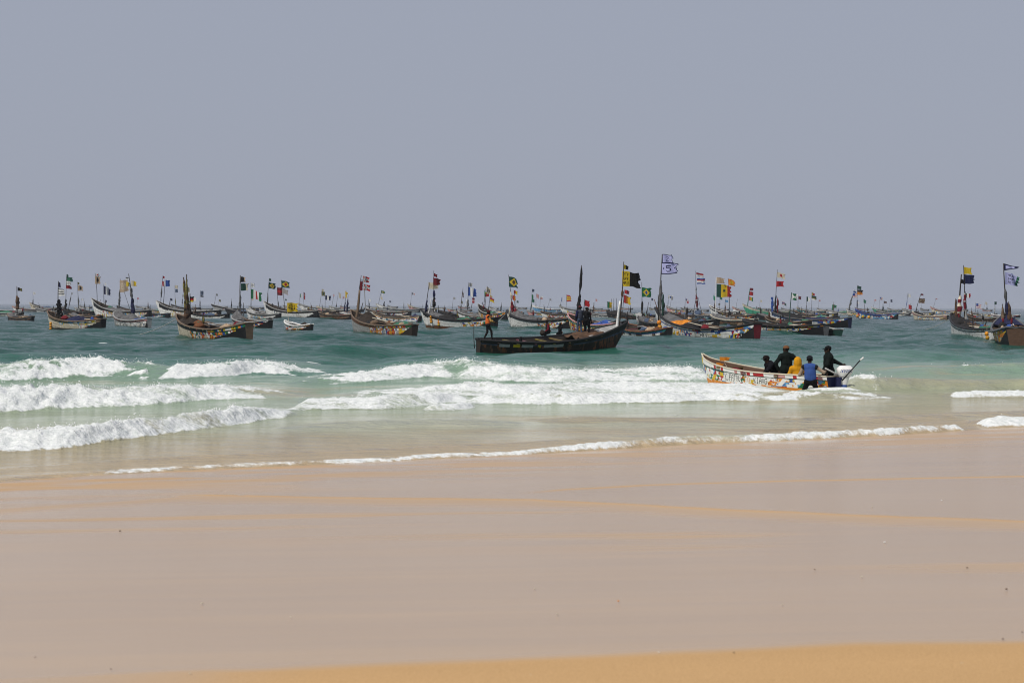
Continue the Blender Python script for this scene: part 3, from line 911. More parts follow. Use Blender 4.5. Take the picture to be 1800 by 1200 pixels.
def add_pole(b, po, name='flagpole'):
    """po = dict(b=(x,y) base px, t=(x,y) top px, f=[(x,y,w,h,design)], r=[(f0,f1,colour,width)], th=thickness m, col, s=place along the boat)"""
    s_ = po.get('s', .86)
    Yd = float(b.S[1] + (b.B[1] - b.S[1]) * s_)
    P0 = at_depth(*po['b'], Yd); P1 = at_depth(*po['t'], Yd)
    lo = float(b.top(s_)) - .45
    d = (P1 - P0)
    if P0[2] > lo and abs(d[2]) > .2:
        k = min((P0[2] - lo) / d[2], 1.5)
        P0 = P0 - d * np.array([k, k, k])
    n = 7
    tt = np.linspace(0, 1, n)
    rl = random.Random(hash_label(str(po['t'])))
    ln = np.linalg.norm(P1 - P0)
    pts = P0 + (P1 - P0) * tt[:, None]
    pts[:, 0] += np.sin(tt * math.pi) * rl.uniform(-.02, .02) * ln
    pts[:, 1] += np.sin(tt * math.pi) * rl.uniform(-.02, .02) * ln
    th = po.get('th', .06)
    V, F = tube(b.w2l(pts), np.linspace(th, th * .55, n), 6)
    pole = part(name, (V, F), po.get('col', 'dw'), b.root, 'paint', True)
    mpp = Yd / F_PX
    for k, (x, y, w_, h_, des) in enumerate(po.get('f', [])):
        add_flag(b, pole, x, y, w_, h_, des, Yd, rl)
    for (f0, f1, col, wd) in po.get('r', []):
        m = 14; kk = 9
        ts = np.linspace(f0, f1, m)
        cen = np.stack([np.interp(ts, tt, pts[:, i]) for i in range(3)], -1)
        ang = np.linspace(0, 2 * np.pi, kk, endpoint=False)
        sd_ = hash_label(str((f0, x if po.get('f') else 0, wd, po['t'])))
        nz = vnoise(ts[:, None] * ln * 3.5 + sd_ % 91, ang[None] * .9 + sd_ % 37, sd_ % 991)
        rad = wd * (.30 + 1.0 * nz) * np.sin(np.linspace(.25, math.pi - .1, m))[:, None] ** .5
        V = cen[:, None, :] + np.stack([np.cos(ang)[None] * rad + .35 * wd * (nz - .4), np.sin(ang)[None] * rad, np.zeros_like(rad) - .25 * rad], -1)
        F = []
        for i in range(m - 1):
            for j in range(kk): F.append((i * kk + j, i * kk + (j + 1) % kk, (i + 1) * kk + (j + 1) % kk, (i + 1) * kk + j))
        F.append(tuple(range(kk))[::-1]); F.append(tuple((m - 1) * kk + j for j in range(kk)))
        c0 = np.array(CC[col]); alt = np.array(CC[po.get('rc2', col)])
        part('rag_bundle', (b.w2l(V.reshape(-1, 3)), F), lambda c: np.where((vnoise(c[:, 0] * 7, c[:, 2] * 4, 5) > .6)[:, None], alt, c0) * (.5 + vnoise(c[:, 0] * 5, c[:, 2] * 6, 8)[:, None]), pole, 'rag', True)
    return pole

def add_flag(b, pole, x, y, w_, h_, des, Yd, rl):
    big = w_ * h_ > 160
    n, m = (40, 26) if ('num' in des or 'text' in des or 'yb' in des) else (26, 18) if big else (14, 10)
    yaw = rl.uniform(-.55, .35)
    P = at_depth(x, y + h_, Yd)
    mpp = Yd / F_PX
    W, H = w_ * mpp / math.cos(yaw) * 1.04, h_ * mpp
    u, v = np.meshgrid(np.linspace(0, 1, n), np.linspace(0, 1, m), indexing='ij')
    ph = rl.uniform(0, 6.28); fr = rl.uniform(5.5, 8.5)
    wav = .21 * W * u ** .8 * np.sin(fr * u + ph + 1.1 * v) + .03 * W * u * np.sin(15 * u + 3 * v + ph)
    sag = -.34 * H * u ** 1.4 * rl.uniform(-.15, 1.0) + .06 * H * u * np.sin(fr * u + ph + 2 * v) - .10 * H * u * (v - .5) * rl.uniform(-.5, 1.5)
    vv = v.copy()
    if des.startswith('pen'):
        vv = .5 + (v - .5) * (1 - .92 * u)
    tat = (vnoise(v * 9, v * 0 + ph, 3) - .5) * .22 * (u > .9)
    ex, ey = math.cos(yaw), math.sin(yaw)
    ue = u + tat
    X = P[0] + W * ue * .97 * ex - wav * ey
    Y = P[1] + W * ue * .97 * ey + wav * ex
    Z = P[2] + H * vv * (1 - .06 * u) + sag
    q = grid_faces(n, m)
    uf = u.reshape(-1)[q].mean(1); vf = v.reshape(-1)[q].mean(1)
    fc = flag_colour(des, uf, vf)
    return link_mesh('flag', b.w2l(np.stack([X, Y, Z], -1).reshape(-1, 3)), q, MAT['cloth'], pole, True, fcol=fc)

def float_string(label, px, y0, y1, n, Yd, group='strings of yellow floats hung on the boats', rad=None, col=(.62, .27, .012)):
    mpp = Yd / F_PX
    A = at_depth(px, y0, Yd); Bm = at_depth(px, y1, Yd)
    root = empty('float_string', (A[0], A[1], max(Bm[2], -.1)))
    tag(root, label, 'floats', group)
    o = np.array([A[0], A[1], max(Bm[2], -.1)])
    h = (A[2] - o[2])
    r = rad or h / n / 2 * 1.05
    rl = random.Random(hash_label(label))
    V, F = tube([(0, .0, -.05), (rl.uniform(-.02, .02), 0, h * .5), (0, 0.02, h + .35)], .012, 5)
    part('rope', (V, F), 'c', root)
    for k in range(n):
        z = h * (k + .5) / n
        th = np.linspace(0, math.pi, 8); ph = np.linspace(0, 2 * math.pi, 10, endpoint=False)
        prof = np.sin(th) ** .8 * r
        cx, cy = rl.uniform(-.25, .25) * r, rl.uniform(-.2, .2) * r
        V = np.stack([prof[:, None] * np.cos(ph)[None] + cx, prof[:, None] * np.sin(ph)[None] + cy, (np.cos(th) * r * 1.05)[:, None] + z + 0 * ph[None]], -1).reshape(-1, 3)
        F = [(i * 10 + j, i * 10 + (j + 1) % 10, (i + 1) * 10 + (j + 1) % 10, (i + 1) * 10 + j)[::-1] for i in range(7) for j in range(10)]
        part('float', (V, F), tuple(c * rl.uniform(.8, 1.15) for c in col), root, 'fresh', True)
    return root

# ================================================================== the fleet (pixel marks of the photograph give each boat's place, length and heading)
def Pl(b, t, f=(), r=(), **k):
    return dict(b=b, t=t, f=list(f), r=list(r), **k)
def Sy(**k): return k
N = 'fishing_boat'
MIX = Sy(base='w', pal='mix', top='dk')
HOT = Sy(base='w', pal='hot', top='dk')
WHT = Sy(base='w', pal='white', dens=.35, top='dk', rail='dk')
PALE = Sy(base='w', pal='pale', dens=.6, top='lg', rail='lg')
DARK = Sy(base='dk', pal='rusty', dens=.7, top='dk', rail='dw')
GREY = Sy(base='lg', pal='white', dens=.5, top='gr', rail='lg')

# --- far left
boat(N, 'dark weathered pirogue low in the water at the far left, olive flag', (13, 551), (58, 569), 10, Sy(base='dk', pal='rusty', top='gr', bot='lg', low=.12), [
    Pl((30, 546), (29.5, 503), [(31, 505, 7, 6, 'v:k,ol')], [(.28, .72, 'br', .32)], th=.07)], detail=2, tarp=('gr', .35))
boat(N, 'distant pirogue with red and white hull at the left edge of the picture', (21, 537), (92, 549), 14, Sy(base='w', pal='hot', dens=.5, top='p', rail='lg'), [Pl((33, 540), (32, 528), [], [(.2, .9, 'br', .15)])])
boat(N, 'distant cream pirogue with one small white spotted flag', (52, 531), (108, 548), 13, Sy(base='c', pal='pale', top='c', rail='lg'), [
    Pl((57.5, 530), (58, 512), [(58.5, 513, 4, 5, 'disk:w,k')], [(.1, .45, 'dk', .2)])], heaps=[(.25, .6, .5, 'bl', 'covered_net')])
boat(N, 'long dark hull cut by the left edge of the picture', (-40, 542), (90, 551), 19, Sy(base='lg', pal='rusty', dens=.7, top='dk', rail='lg'), [])
B6 = boat(N, 'nearest pirogue on the left, white bow, cream side, black and white striped flag', (84, 546), (182, 581), 14,
     Sy(base='c', pal='pale', dens=.55, top='wd', trange=(.05, .45), mrange=(0, .6), line='dg', rail='wd', wedge=.30, bowc='w'), [
    Pl((103, 524), (102.8, 494), [(103, 495, 4, 9, 's:nb'), (103, 507, 12, 13, 'h:k,w,k,w,k,w')], [(.05, .35, 'dk', .2)], th=.06, s=.8)],
    detail=2, heaps=[(.30, .55, .55, 'nb', 'covered_net')])
boat(N, 'distant pirogue behind the striped flag, green white red flag on a tall pole', (110, 541), (166, 556), 13, DARK, [
    Pl((115.5, 536), (117, 482), [(117.5, 482, 4, 5, 's:dg'), (117, 486, 10, 8, 's:mg'), (116, 494, 11, 7, 'text:w,k,606'), (116, 500, 10, 7, 's:r')], [(.05, .35, 'dk', .3)]),
    Pl((122, 536), (126, 514), [(126, 514, 2, 4, 's:lg')], [(.3, .8, 'gr', .15)])])
boat(N, 'distant pirogue with cream flag marked by a black disc, behind the left boats', (131, 540), (192, 553), 13, PALE, [
    Pl((138, 539), (135.5, 494), [(136.5, 496, 3, 4, 's:ol'), (137, 501, 9, 10, 'disk:t,k')], [(.05, .5, 'gr', .2)])])
boat(N, 'high bowed white and yellow pirogue with dotted beige flags', (161, 524), (264, 560), 18, Sy(base='w', pal='pale', top='dk', rail='lg', bowc='w', wedge=.1), [
    Pl((170, 524), (167, 480), [(168, 480, 6, 5, 'disk:w,r'), (167, 485, 9, 14, 'disk:t,k')], th=.06),
    Pl((183, 527), (182.5, 499), [(184, 497, 3, 4, 's:w'), (182, 502, 12, 15, 'v:nb,w,nb')], s=.72)], detail=2, heaps=[(.3, .7, .4, 'gr', 'fishing_net')])
boat(N, 'far pirogue under a large peach flag, left of the grey tented boat', (205, 537), (258, 552), 12, DARK, [
    Pl((226, 536), (211, 489), [(210.5, 492, 15, 22, 'text:t,c,RSM')], []), Pl((209, 545), (210, 509), [], [(.1, .95, 'gr', .3)], th=.08)])
B11 = boat(N, 'grey hulled pirogue with tented bow and dark rags on its pole, at left', (201, 549), (263, 576), 13,
     Sy(base='lg', pal='white', top='p', rail='lg', low=.1, bot='gr', stern='lg', wedge=.05), [
    Pl((232, 540), (226, 481), [(221, 487, 5, 5, 'h:gr,w'), (222, 495, 8, 8, 'v:y,dg'), (230.5, 493, 10, 10, 'v:c,y')], [(.12, .5, 'nb', .3), (.5, .72, 'gr', .2)], th=.07, s=.66)],
    detail=2, tarp=('gr', .8), heaps=[(.35, .66, .85, 'gr', 'tarpaulin'), (.12, .35, .35, 'b', 'folded_tarpaulin')])
boat(N, 'long white pirogue with upright stern board and red and blue flags', (274, 528), (387, 559), 17, Sy(base='w', pal='pale', dens=.5, top='dk', rail='lg', bowc='w', wedge=.12), [
    Pl((283, 531), (286.5, 484), [(286, 485, 3, 4, 's:r'), (285.5, 494, 5, 9, 'v:r,w')], [(.3, .65, 'gr', .15)]),
    Pl((287, 531), (290, 492), [(291, 492, 7, 12, 's:b')], [], s=.84)], detail=2, heaps=[(.25, .75, .35, 'gr', 'fishing_net')])
boat(N, 'dark low stern with painted panel just right of the grey tented boat at left', (242, 546), (298, 560), 12, Sy(base='dk', pal='cool', mrange=(0, .4), top='bl', rail='dw', wedge=.2), [])
boat(N, 'far cluster boat with cream and blue-grey flags left of the wrapped double mast', (300, 534), (353, 547), 12, DARK, [
    Pl((309, 534), (307, 501), [(307.5, 501, 5, 6, 's:c'), (308, 508, 6, 6, 's:bl')], [(.05, .4, 'ol', .2)]),
    Pl((320, 534), (320.5, 517), [(321, 517, 4, 5, 's:lg')], [(.2, .7, 'dk', .2)], s=.7),
    Pl((299, 531), (301, 523), [(299, 524, 4, 4, 's:nb')], [], s=.9)])
B15 = boat(N, 'near left pirogue with rag wrapped double mast and orange painted stern half', (312, 552), (439, 601), 15,
     Sy(base='c', pal='hot', cell=.34, dens=.9, top='dk', trange=(.0, .36), mrange=(0, .62), line='dk', rail='wd', wedge=.42, wcol='k', stern='wd', thw='wd', low=.10), [
    Pl((326, 548), (322.5, 487), [], [(.05, .55, 'dw', .26), (.5, .95, 'br', .15)], th=.08, rc2='ol', s=.82),
    Pl((331, 548), (328, 482), [(329.5, 504, 4, 9, 's:c')], [(.05, .45, 'dw', .30), (.4, .9, 'ol', .17)], th=.08, rc2='br', s=.82),
    Pl((334.5, 540), (334, 516), [(333.5, 521, 7, 10, 'h:k,r,y'), (340.5, 523, 4, 6, 's:w')], s=.80)],
    detail=3, free=.85, hstern=1.35, heaps=[(.72, .88, .30, 'dw', 'covered_net')], thw=8)
boat(N, 'far boat with one dark blue flag right of the double mast', (338, 538), (374, 546), 9, PALE, [
    Pl((352, 540), (352.5, 510), [(352.5, 511, 5, 8, 's:bl'), (352.5, 519, 5, 3, 's:dk')], [(.05, .45, 'dk', .25)], s=.7)])
boat(N, 'far pale pirogue with a single thin leaning pole and tiny grey flag', (371, 534), (455, 548), 16, Sy(base='lg', pal='pale', top='dk', rail='lg'), [
    Pl((377, 531), (380, 516), [(379.5, 516, 3, 4, 's:lg')], [])])
boat(N, 'pirogue with grey tented bow, black stern and black and cream flags', (408, 555), (476, 578), 13, Sy(base='lg', pal='hot', mrange=(0, .5), dens=.9, top='gr', trange=(.0, .45), rail='lg', wedge=.38), [
    Pl((424, 548), (422.5, 484), [(423, 486, 10, 10, 'v:k,k,t'), (423.5, 498, 13, 13, 'v:dg,dg,c')], [(.3, .62, 'gr', .14)], th=.10, col='gr'),
    Pl((420, 545), (420, 532), [], [], th=.07, col='gr'), Pl((428, 545), (428, 532), [], [], th=.07, col='gr')], detail=2, tarp=('gr', 1.0))
boat(N, 'boat flying the green white and red striped flag, behind the grey tented boat', (433, 543), (493, 561), 12, PALE, [
    Pl((441.5, 544), (441, 497), [(441.5, 497, 6, 8, 'text:w,nb,RS'), (441.5, 508, 19, 17, 'v:g,w,r,w,g')], [])], tarp=('lg', .5))
boat(N, 'high white bowed pirogue with green flag bearing a yellow diamond', (463, 529), (560, 560), 17, Sy(base='w', pal='white', dens=.3, top='dk', rail='lg', bowc='w'), [
    Pl((470.5, 529), (473.5, 489), [(473, 489, 4, 5, 's:dg'), (472.5, 496, 11, 11, 'brazil:dg,br')], [(.1, .55, 'gr', .14)], th=.06)],
    detail=2, heaps=[(.45, .9, .4, 'dw', 'fishing_net')])
boat(N, 'orange bottomed pirogue with two green yellow diamond and dark red flags', (486, 546), (577, 560), 13, Sy(base='o', pal='hot', dens=.7, mrange=(0, .35), top='dk', trange=(0, .4), rail='lg', wedge=.2), [
    Pl((490, 538), (487, 503), [(487.5, 505, 9, 14, 'h:dr,r,dr')], [(.1, .5, 'gr', .15)]),
    Pl((500, 540), (494, 491), [(494.5, 493, 15, 12, 'brazil:dg,r'), (496, 507, 11, 9, 'check:lg,p')], [], s=.78)], detail=2, heaps=[(.3, .75, .4, 'bl', 'fishing_net')])
boat(N, 'small white and orange canoe flying the yellow 421 flag', (500, 563), (548, 582), 6.5, Sy(base='w', pal='hot', mrange=(.1, .9), top='w', trange=(0, .5), rail='w', inside='ru', wedge=.3), [
    Pl((507, 556), (504.5, 532), [(504.5, 532, 17, 16, 'text:y,k,421')], th=.03, col='c')], detail=2, beam=1.5, free=.5, hstern=.7, heaps=[(.12, .35, .35, 'dw', 'fishing_net')], tarp=('lg', .2), group='small craft among the pirogues')
boat(N, 'far pale boat with grey and thin red flags right of the yellow 421 flag', (523, 532), (598, 547), 14, PALE, [
    Pl((526, 532), (527, 516), [(527.5, 516, 4, 7, 'v:mg,w')], []), Pl((533, 534), (534, 513), [(533.5, 513, 3, 12, 'h:dr,p,r,r')], [], s=.75)])
boat(N, 'far pink hulled pirogue with olive flag and blue white blue flag', (556, 537), (633, 551), 14, Sy(base='p', pal='pale', top='c', rail='lg'), [
    Pl((562, 537), (566, 508), [(565.5, 508, 4, 4, 's:c'), (565.5, 512, 6, 8, 'disk:ol,dg')], []), Pl((571.5, 539), (572, 518), [(572, 519, 10, 8, 'v:nb,w,nb')], [], s=.72)])
boat(N, 'far white boat with pale yellow flag, left of the brown wooden pirogue', (578, 537), (640, 549), 13, PALE, [
    Pl((583, 538), (587, 516), [(586, 517, 2, 4, 's:p')], []), Pl((591, 538), (595, 513), [(595.5, 514, 4, 9, 's:c')], [(.1, .3, 'dk', .2)], s=.8)])
boat(N, 'orange and white bow poking out behind the brown wooden pirogue', (597, 549), (641, 560), 10, Sy(base='w', pal='hot', top='lg', rail='lg', mrange=(.2, 1)), [
    Pl((605, 549), (608.5, 511), [(607, 511, 3, 12, 's:y'), (608.5, 513, 3, 4, 's:y')], [(.15, .55, 'nb', .18)]), Pl((610, 545), (612, 518), [], [(.2, .8, 'nb', .22)], s=.78)], tarp=('lg', .4))
B27 = boat(N, 'brown wooden pirogue with bent post, dark tent heap and two crossed red flags', (617, 545), (729, 591), 15,
     Sy(base='lg', pal='hot', cell=.34, dens=.85, mrange=(0, .52), top='ru', trange=(0, .4), line='wd', rail='wd', inside='dw', thw='wd', wedge=.14, stern='dw', low=.09, wcol='dw'), [
    Pl((628, 548), (635, 484), [(632.5, 494, 5, 17, 's:dr'), (635.5, 491, 2, 3, 's:k')], [], th=.05, s=.84),
    Pl((628, 545), (632, 510), [], [], th=.16, col='wd', s=.83),
    Pl((642, 545), (638, 484), [(638.5, 485, 10, 11, 'norse'), (639, 499, 11.5, 11, 'norse')], [], th=.05, col='lg', s=.80),
    Pl((634, 546), (638, 532), [], [], th=.06, s=.8)], detail=3, free=.85, hstern=1.0,
     heaps=[(.62, .80, .95, 'dw', 'dark_tent'), (.52, .66, .35, 'dk', 'fishing_net'), (.08, .26, .30, 'mg', 'green_net')], thw=8)
boat(N, 'boat with blue and yellow striped side, stern just right of the brown wooden pirogue', (655, 548), (739, 568), 13, Sy(base='w', pal='cool', dens=.4, top='c', line='o', rail='wd', wedge=.05), [], detail=2, heaps=[(.2, .8, .3, 'dk', 'fishing_net'), (.05, .16, .45, 'nb', 'dark_bundle')])
boat(N, 'far pirogue with leaning pole and small green and white flags above the dark tent heap', (660, 533), (742, 551), 15, Sy(base='lg', pal='cool', top='w', dens=.3, rail='lg'), [
    Pl((666, 533), (671, 510), [(670, 510, 6, 5, 'brazil:g,b'), (669.5, 517, 3, 3, 's:w'), (669, 521, 4, 5, 's:c')], []), Pl((675, 535), (675.5, 530), [], [(0, 1, 'dk', .3)], s=.8)])
boat(N, 'far pink and yellow pirogue with small black and white flag left of the white boat', (716, 534), (768, 548), 11, Sy(base='p', pal='pale', top='c', rail='lg'), [
    Pl((722, 535), (724, 513), [(724, 514, 5, 4, 'v:nb,w,p')], [(.1, .3, 'gr', .2)]), Pl((743, 538), (743, 534), [], [], s=.5)])
B31 = boat(N, 'white pirogue with tall white stem, dark red flags and yellow floats', (740, 543), (872, 578), 16,
     Sy(base='w', pal='hot', dens=.8, mrange=(0, .32), top='dk', trange=(0, .22), line='w', rail='dk', railr=.12, wedge=.22, bowc='w', low=.18, bot='ru'), [
    Pl((762.5, 540), (762.5, 476), [(762.5, 480, 6, 6, 's:dr'), (761.5, 488, 12, 13, 's:dr')], [(.25, .45, 'dk', .25), (.45, .6, 'nb', .18)], th=.06, s=.78),
    Pl((750, 535), (755, 496), [(753, 496, 17, 12, 'text:c,t,MSR')], [(.1, .5, 'nb', .2)], s=.84),
    Pl((755, 540), (758, 524), [], [], th=.07, col='w', s=.8), Pl((763, 540), (761, 524), [], [], th=.07, col='w', s=.8)],
    detail=2, tarp=('gr', .55), heaps=[(.30, .42, .35, 'mg', 'green_net'), (.5, .7, .4, 'dk', 'fishing_net')])
boat(N, 'tiny far boat with pinkish flag between the two tall red and blue flags', (785, 542), (830, 548), 11, Sy(base='p', pal='pale', top='c', rail='lg'), [Pl((795, 541), (797, 522), [(797, 522, 4, 4, 's:lg')], [(.1, .2, 'dk', .2)])])
boat(N, 'tarpaulin covered pirogue under the blue white blue flag', (804, 546), (873, 563), 12, Sy(base='w', pal='cool', dens=.7, top='gr', trange=(0, .4), rail='lg'), [
    Pl((821, 545), (824, 496), [(824, 497, 6, 7, 's:lg'), (822.5, 504, 14, 16, 'v:b,w,b')], [(.2, .5, 'gr', .2)], s=.8),
    Pl((810, 546), (814, 506), [(813, 512, 2, 10, 's:br')], [(.1, .4, 'gr', .15)], s=.88), Pl((828, 540), (833, 518), [(830, 523, 4, 9, 'h:dr,p,r')], [], s=.7),
    Pl((818, 545), (820, 526), [], [], th=.08, col='w', s=.82)], detail=2, tarp=('gr', .7), heaps=[(.3, .7, .5, 'gr', 'tarpaulin')])
boat(N, 'pirogue with white bow, flower painted stern and red yellow flags left of the orange vest', (840, 534), (891, 564), 15, Sy(base='c', pal='hot', dens=.9, top='dk', trange=(0, .3), rail='lg', wedge=.35), [
    Pl((850, 537), (853, 508), [(851.5, 510, 2, 10, 's:g'), (852.5, 513, 7, 8, 'h:y,r,r')], [(.1, .3, 'dr', .2)]),
    Pl((853, 537), (857, 503), [(855, 504, 8, 12, 'text:c,k,M')], [], s=.8), Pl((859, 538), (861.5, 518), [(861.5, 519, 4, 4, 'h:y,p'), (861.5, 523, 7, 7, 'h:r,y')], [(.1, .5, 'dk', .1)], s=.74)], detail=2, heaps=[(.35, .6, .3, 'mg', 'green_net')])
B35 = boat(N, 'white pirogue with grey hooded bow and green yellow diamond flag, right of the orange vest', (891, 546), (1004, 579), 15,
     Sy(base='w', pal='hot', cell=.4, dens=.85, mrange=(0, .38), top='dk', trange=(0, .25), line='w', rail='dk', railr=.13, wedge=.2, bowc='w', low=.1, bot='w'), [
    Pl((900, 541), (894, 483), [(894.5, 486, 16, 18, 'brazil:dg,br')], [(.15, .4, 'dr', .22), (.45, .62, 'c', .12)], th=.05, s=.84),
    Pl((905, 538), (903.5, 510), [(903.5, 510, 6, 6, 'v:r,y'), (901, 518, 5, 9, 'v:r,o')], [(.1, .4, 'dr', .2)], s=.82),
    Pl((897, 540), (899, 528), [], [], th=.07, col='c', s=.84)], detail=2, tarp=('gr', .8), heaps=[(.5, .7, .25, 'gr', 'fishing_net')])
boat(N, 'far boat with small green rags on its pole right of the diamond flag', (925, 544), (985, 556), 11, Sy(base='p', pal='pale', top='lg', rail='lg'), [
    Pl((932.5, 545), (935.5, 507), [(935.5, 508, 4, 5, 's:bl'), (934.5, 517, 3, 8, 's:g'), (934.5, 525, 5, 6, 's:mg')], [(.05, .4, 'dg', .15)])])
boat(N, 'far pale blue pirogue with two red and white pennants', (935, 536), (998, 549), 13, Sy(base='lb', pal='cool', top='w', rail='w', dens=.3), [
    Pl((942, 537), (943, 516), [(943, 516, 4, 7, 's:p')], [(.1, .25, 'dk', .15)]), Pl((949, 538), (950, 520), [(950, 520, 4, 6, 'h:w,p')], [], s=.78), Pl((962, 540), (967, 525), [(966, 524, 3, 4, 's:lg')], [], s=.6)])
boat(N, 'far boat flying the red and yellow striped flag', (982, 536), (1042, 551), 12, PALE, [
    Pl((985, 537), (988, 522), [(987, 523, 3, 6, 'v:b,w')], [(.1, .4, 'gr', .2)]), Pl((995, 542), (996, 517), [(996, 518, 8, 12, 'h:r,y,r,y,r')], [], s=.74)])
B39 = boat(N, 'orange patterned bow and black rag wrapped mast just behind the dark middle boat', (1000, 551), (1100, 588), 14,
     Sy(base='c', pal='hot', cell=.5, dens=.95, mrange=(0, 1), top='c', trange=(.5, 1), line='te', rail='p', wedge=.05), [
    Pl((1014, 556), (1022, 466), [], [(.05, .5, 'k', .30), (.5, .97, 'k', .16)], th=.07, s=.80), Pl((1026, 545), (1028, 526), [(1028, 527, 8, 11, 's:r')], [], s=.8)],
    detail=2, heaps=[(.2, .45, .45, 'b', 'blue_tarpaulin'), (.5, .75, .3, 'dk', 'fishing_net')])
boat(N, 'far boat with a row of bare poles and green yellow flag by the white post', (1066, 545), (1122, 561), 12, DARK, [
    Pl((1069, 545), (1067.5, 530), [(1067.5, 530, 8, 11, 'v:g,y')], []), Pl((1075, 545), (1075, 525), [], [], s=.8), Pl((1079, 545), (1079, 524), [], [], s=.74), Pl((1084, 545), (1084, 524), [], [], s=.66),
    Pl((1095, 545), (1098, 509), [(1098, 509, 8, 7, 'v:r,dr'), (1096, 518, 12, 14, 'v:r,o,y')], [], s=.5)], heaps=[(.3, .9, .8, 'dk', 'fishing_net')])
boat(N, 'far low pink boat behind the two standing men', (1028, 540), (1072, 548), 11, Sy(base='p', pal='hot', dens=.4, top='c', rail='lg'), [])
boat(N, 'red yellow and white bowed pirogue under the bright green yellow diamond flag', (1117, 551), (1166, 570), 11, Sy(base='w', pal='hot', cell=.6, mrange=(.2, 1), top='w', rail='lg', tarp=1), [
    Pl((1128, 548), (1128, 496), [(1128.5, 505, 15, 17, 'brazil:g,b')], [(.08, .5, 'dk', .2)], th=.06), Pl((1137, 552), (1140, 531), [], [], s=.6)], detail=2, tarp=('lg', .5))
boat(N, 'low pirogue with teal, white and brown side stripes just right of the white post', (1088, 566), (1178, 599), 13, Sy(base='w', pal='rusty', dens=.5, top='te', line='b', rail='ru', low=.35, bot='dw', wedge=.2), [], detail=2, heel=5)
B46 = boat(N, 'big white painted pirogue flying two white numbered flags', (1150, 541), (1331, 599), 17,
     Sy(base='w', pal='mix', cell=.62, dens=.42, mrange=(0, .70), top='w', trange=(0, .5), line='b', rail='dk', railr=.10, wedge=.13, wcol='dk', stern='dr', bowc='w', low=.05, bot='w',
        text=[('HEY', .40, .335, .18, .62, 'k', -.05)]), [
    Pl((1160, 545), (1164, 447), [(1164, 446.5, 18, 16, 'num:2'), (1162, 461, 26, 21, 'num:5,x')], [(.12, .62, 'gr', .14)], th=.07, col='gr', s=.84),
    Pl((1156, 545), (1150, 526), [], [], th=.05, col='ru', s=.86), Pl((1164.5, 545), (1165, 514), [], [(.2, .95, 'dg', .13)], th=.06, s=.83),
    Pl((1157, 545), (1157, 518), [], [(.15, .9, 'dk', .13)], th=.06, s=.85)], detail=3, free=.78, hstern=1.35, tarp=('gr', .35),
     heaps=[(.62, .74, .35, 'o', 'orange_oilskin'), (.54, .64, .4, 'dk', 'dark_bundle')], thw=11)
boat(N, 'far grey and pink boat with two white flags above the numbered boat', (1170, 536), (1215, 550), 12, Sy(base='p', pal='pale', top='lg', rail='lg'), [
    Pl((1174, 538), (1176, 518), [(1174, 519, 9, 6, 'disk:w,b')], [(.2, .6, 'bl', .15)]), Pl((1178, 538), (1181, 520), [(1180, 521, 3, 6, 's:lg')], [], s=.78)])
boat(N, 'far boat with a tiny striped pennant left of the blue tented bow', (1196, 540), (1246, 549), 12, GREY, [Pl((1203, 541), (1205.5, 522), [(1205.5, 525, 4, 5, 'us')], [(.1, .3, 'dk', .2)])])
boat(N, 'pirogue seen end on with blue-grey tented bow and rag hung mast', (1222, 546), (1257, 562), 13, Sy(base='bl', pal='cool', dens=.3, top='lg', rail='lg'), [
    Pl((1226, 540), (1223, 476), [(1224, 479, 12, 7, 'h:r,w'), (1225, 489, 13, 10, 'h:b,r,w,b')], [(.15, .5, 'dr', .3), (.5, .65, 'gr', .15)], rc2='lg', th=.07, s=.8),
    Pl((1220, 545), (1224, 522), [], [], th=.06, s=.8), Pl((1233, 545), (1227, 522), [], [], th=.06, s=.8)], detail=2, tarp=('bl', .8), beam=3.0)
boat(N, 'bare wooden pirogue under the green yellow red flag with white pole', (1249, 553), (1330, 573), 13, Sy(base='wd', pal='rusty', top='lg', rail='c', dens=.4), [
    Pl((1259, 556), (1259, 487), [(1259.5, 487, 13, 11, 's:t'), (1259.5, 499, 24, 23, 'senegal')], [(.02, .5, 'w', .07)], th=.07, col='w', s=.84),
    Pl((1281, 545), (1280, 489), [(1280.5, 490, 11, 11, 'disk:o,y')], [(.1, .25, 'dk', .25)], s=.72)], detail=2, tarp=('gr', .5), heaps=[(.45, .68, .5, 'gr', 'fishing_net')])
boat(N, 'white bowed boat with bare poles just behind the green yellow red flag', (1247, 536), (1300, 556), 13, Sy(base='w', pal='pale', top='lg', rail='w'), [
    Pl((1256, 538), (1255, 516), [(1254, 519, 4, 8, 's:gg')], [(.1, .4, 'br', .2)]), Pl((1265, 540), (1266, 521), [(1265, 521, 4, 5, 's:mg')], [], s=.7), Pl((1274, 542), (1275, 526), [(1275, 527, 5, 4, 's:lb')], [], s=.55)])
boat(N, 'far pinkish white pirogue with one bare pole left of the green boat', (1287, 538), (1332, 552), 11, Sy(base='w', pal='pale', top='p', rail='lg'), [Pl((1294, 539), (1296.5, 525), [], [])])
boat(N, 'bright sea green pirogue with green pole and three small red flags', (1305, 533), (1388, 555), 13, Sy(base='gg', pal='cool', dens=.15, top='c', rail='lg', low=.25, bot='wd', line='gg'), [
    Pl((1314.5, 535), (1318, 508), [(1318, 506, 6, 5, 's:dr'), (1317, 512, 7, 7, 's:r'), (1317, 521, 6, 7, 'v:r,y,g')], th=.14, col='mg')], detail=2, heaps=[(.5, .8, .3, 'mg', 'fishing_net')])
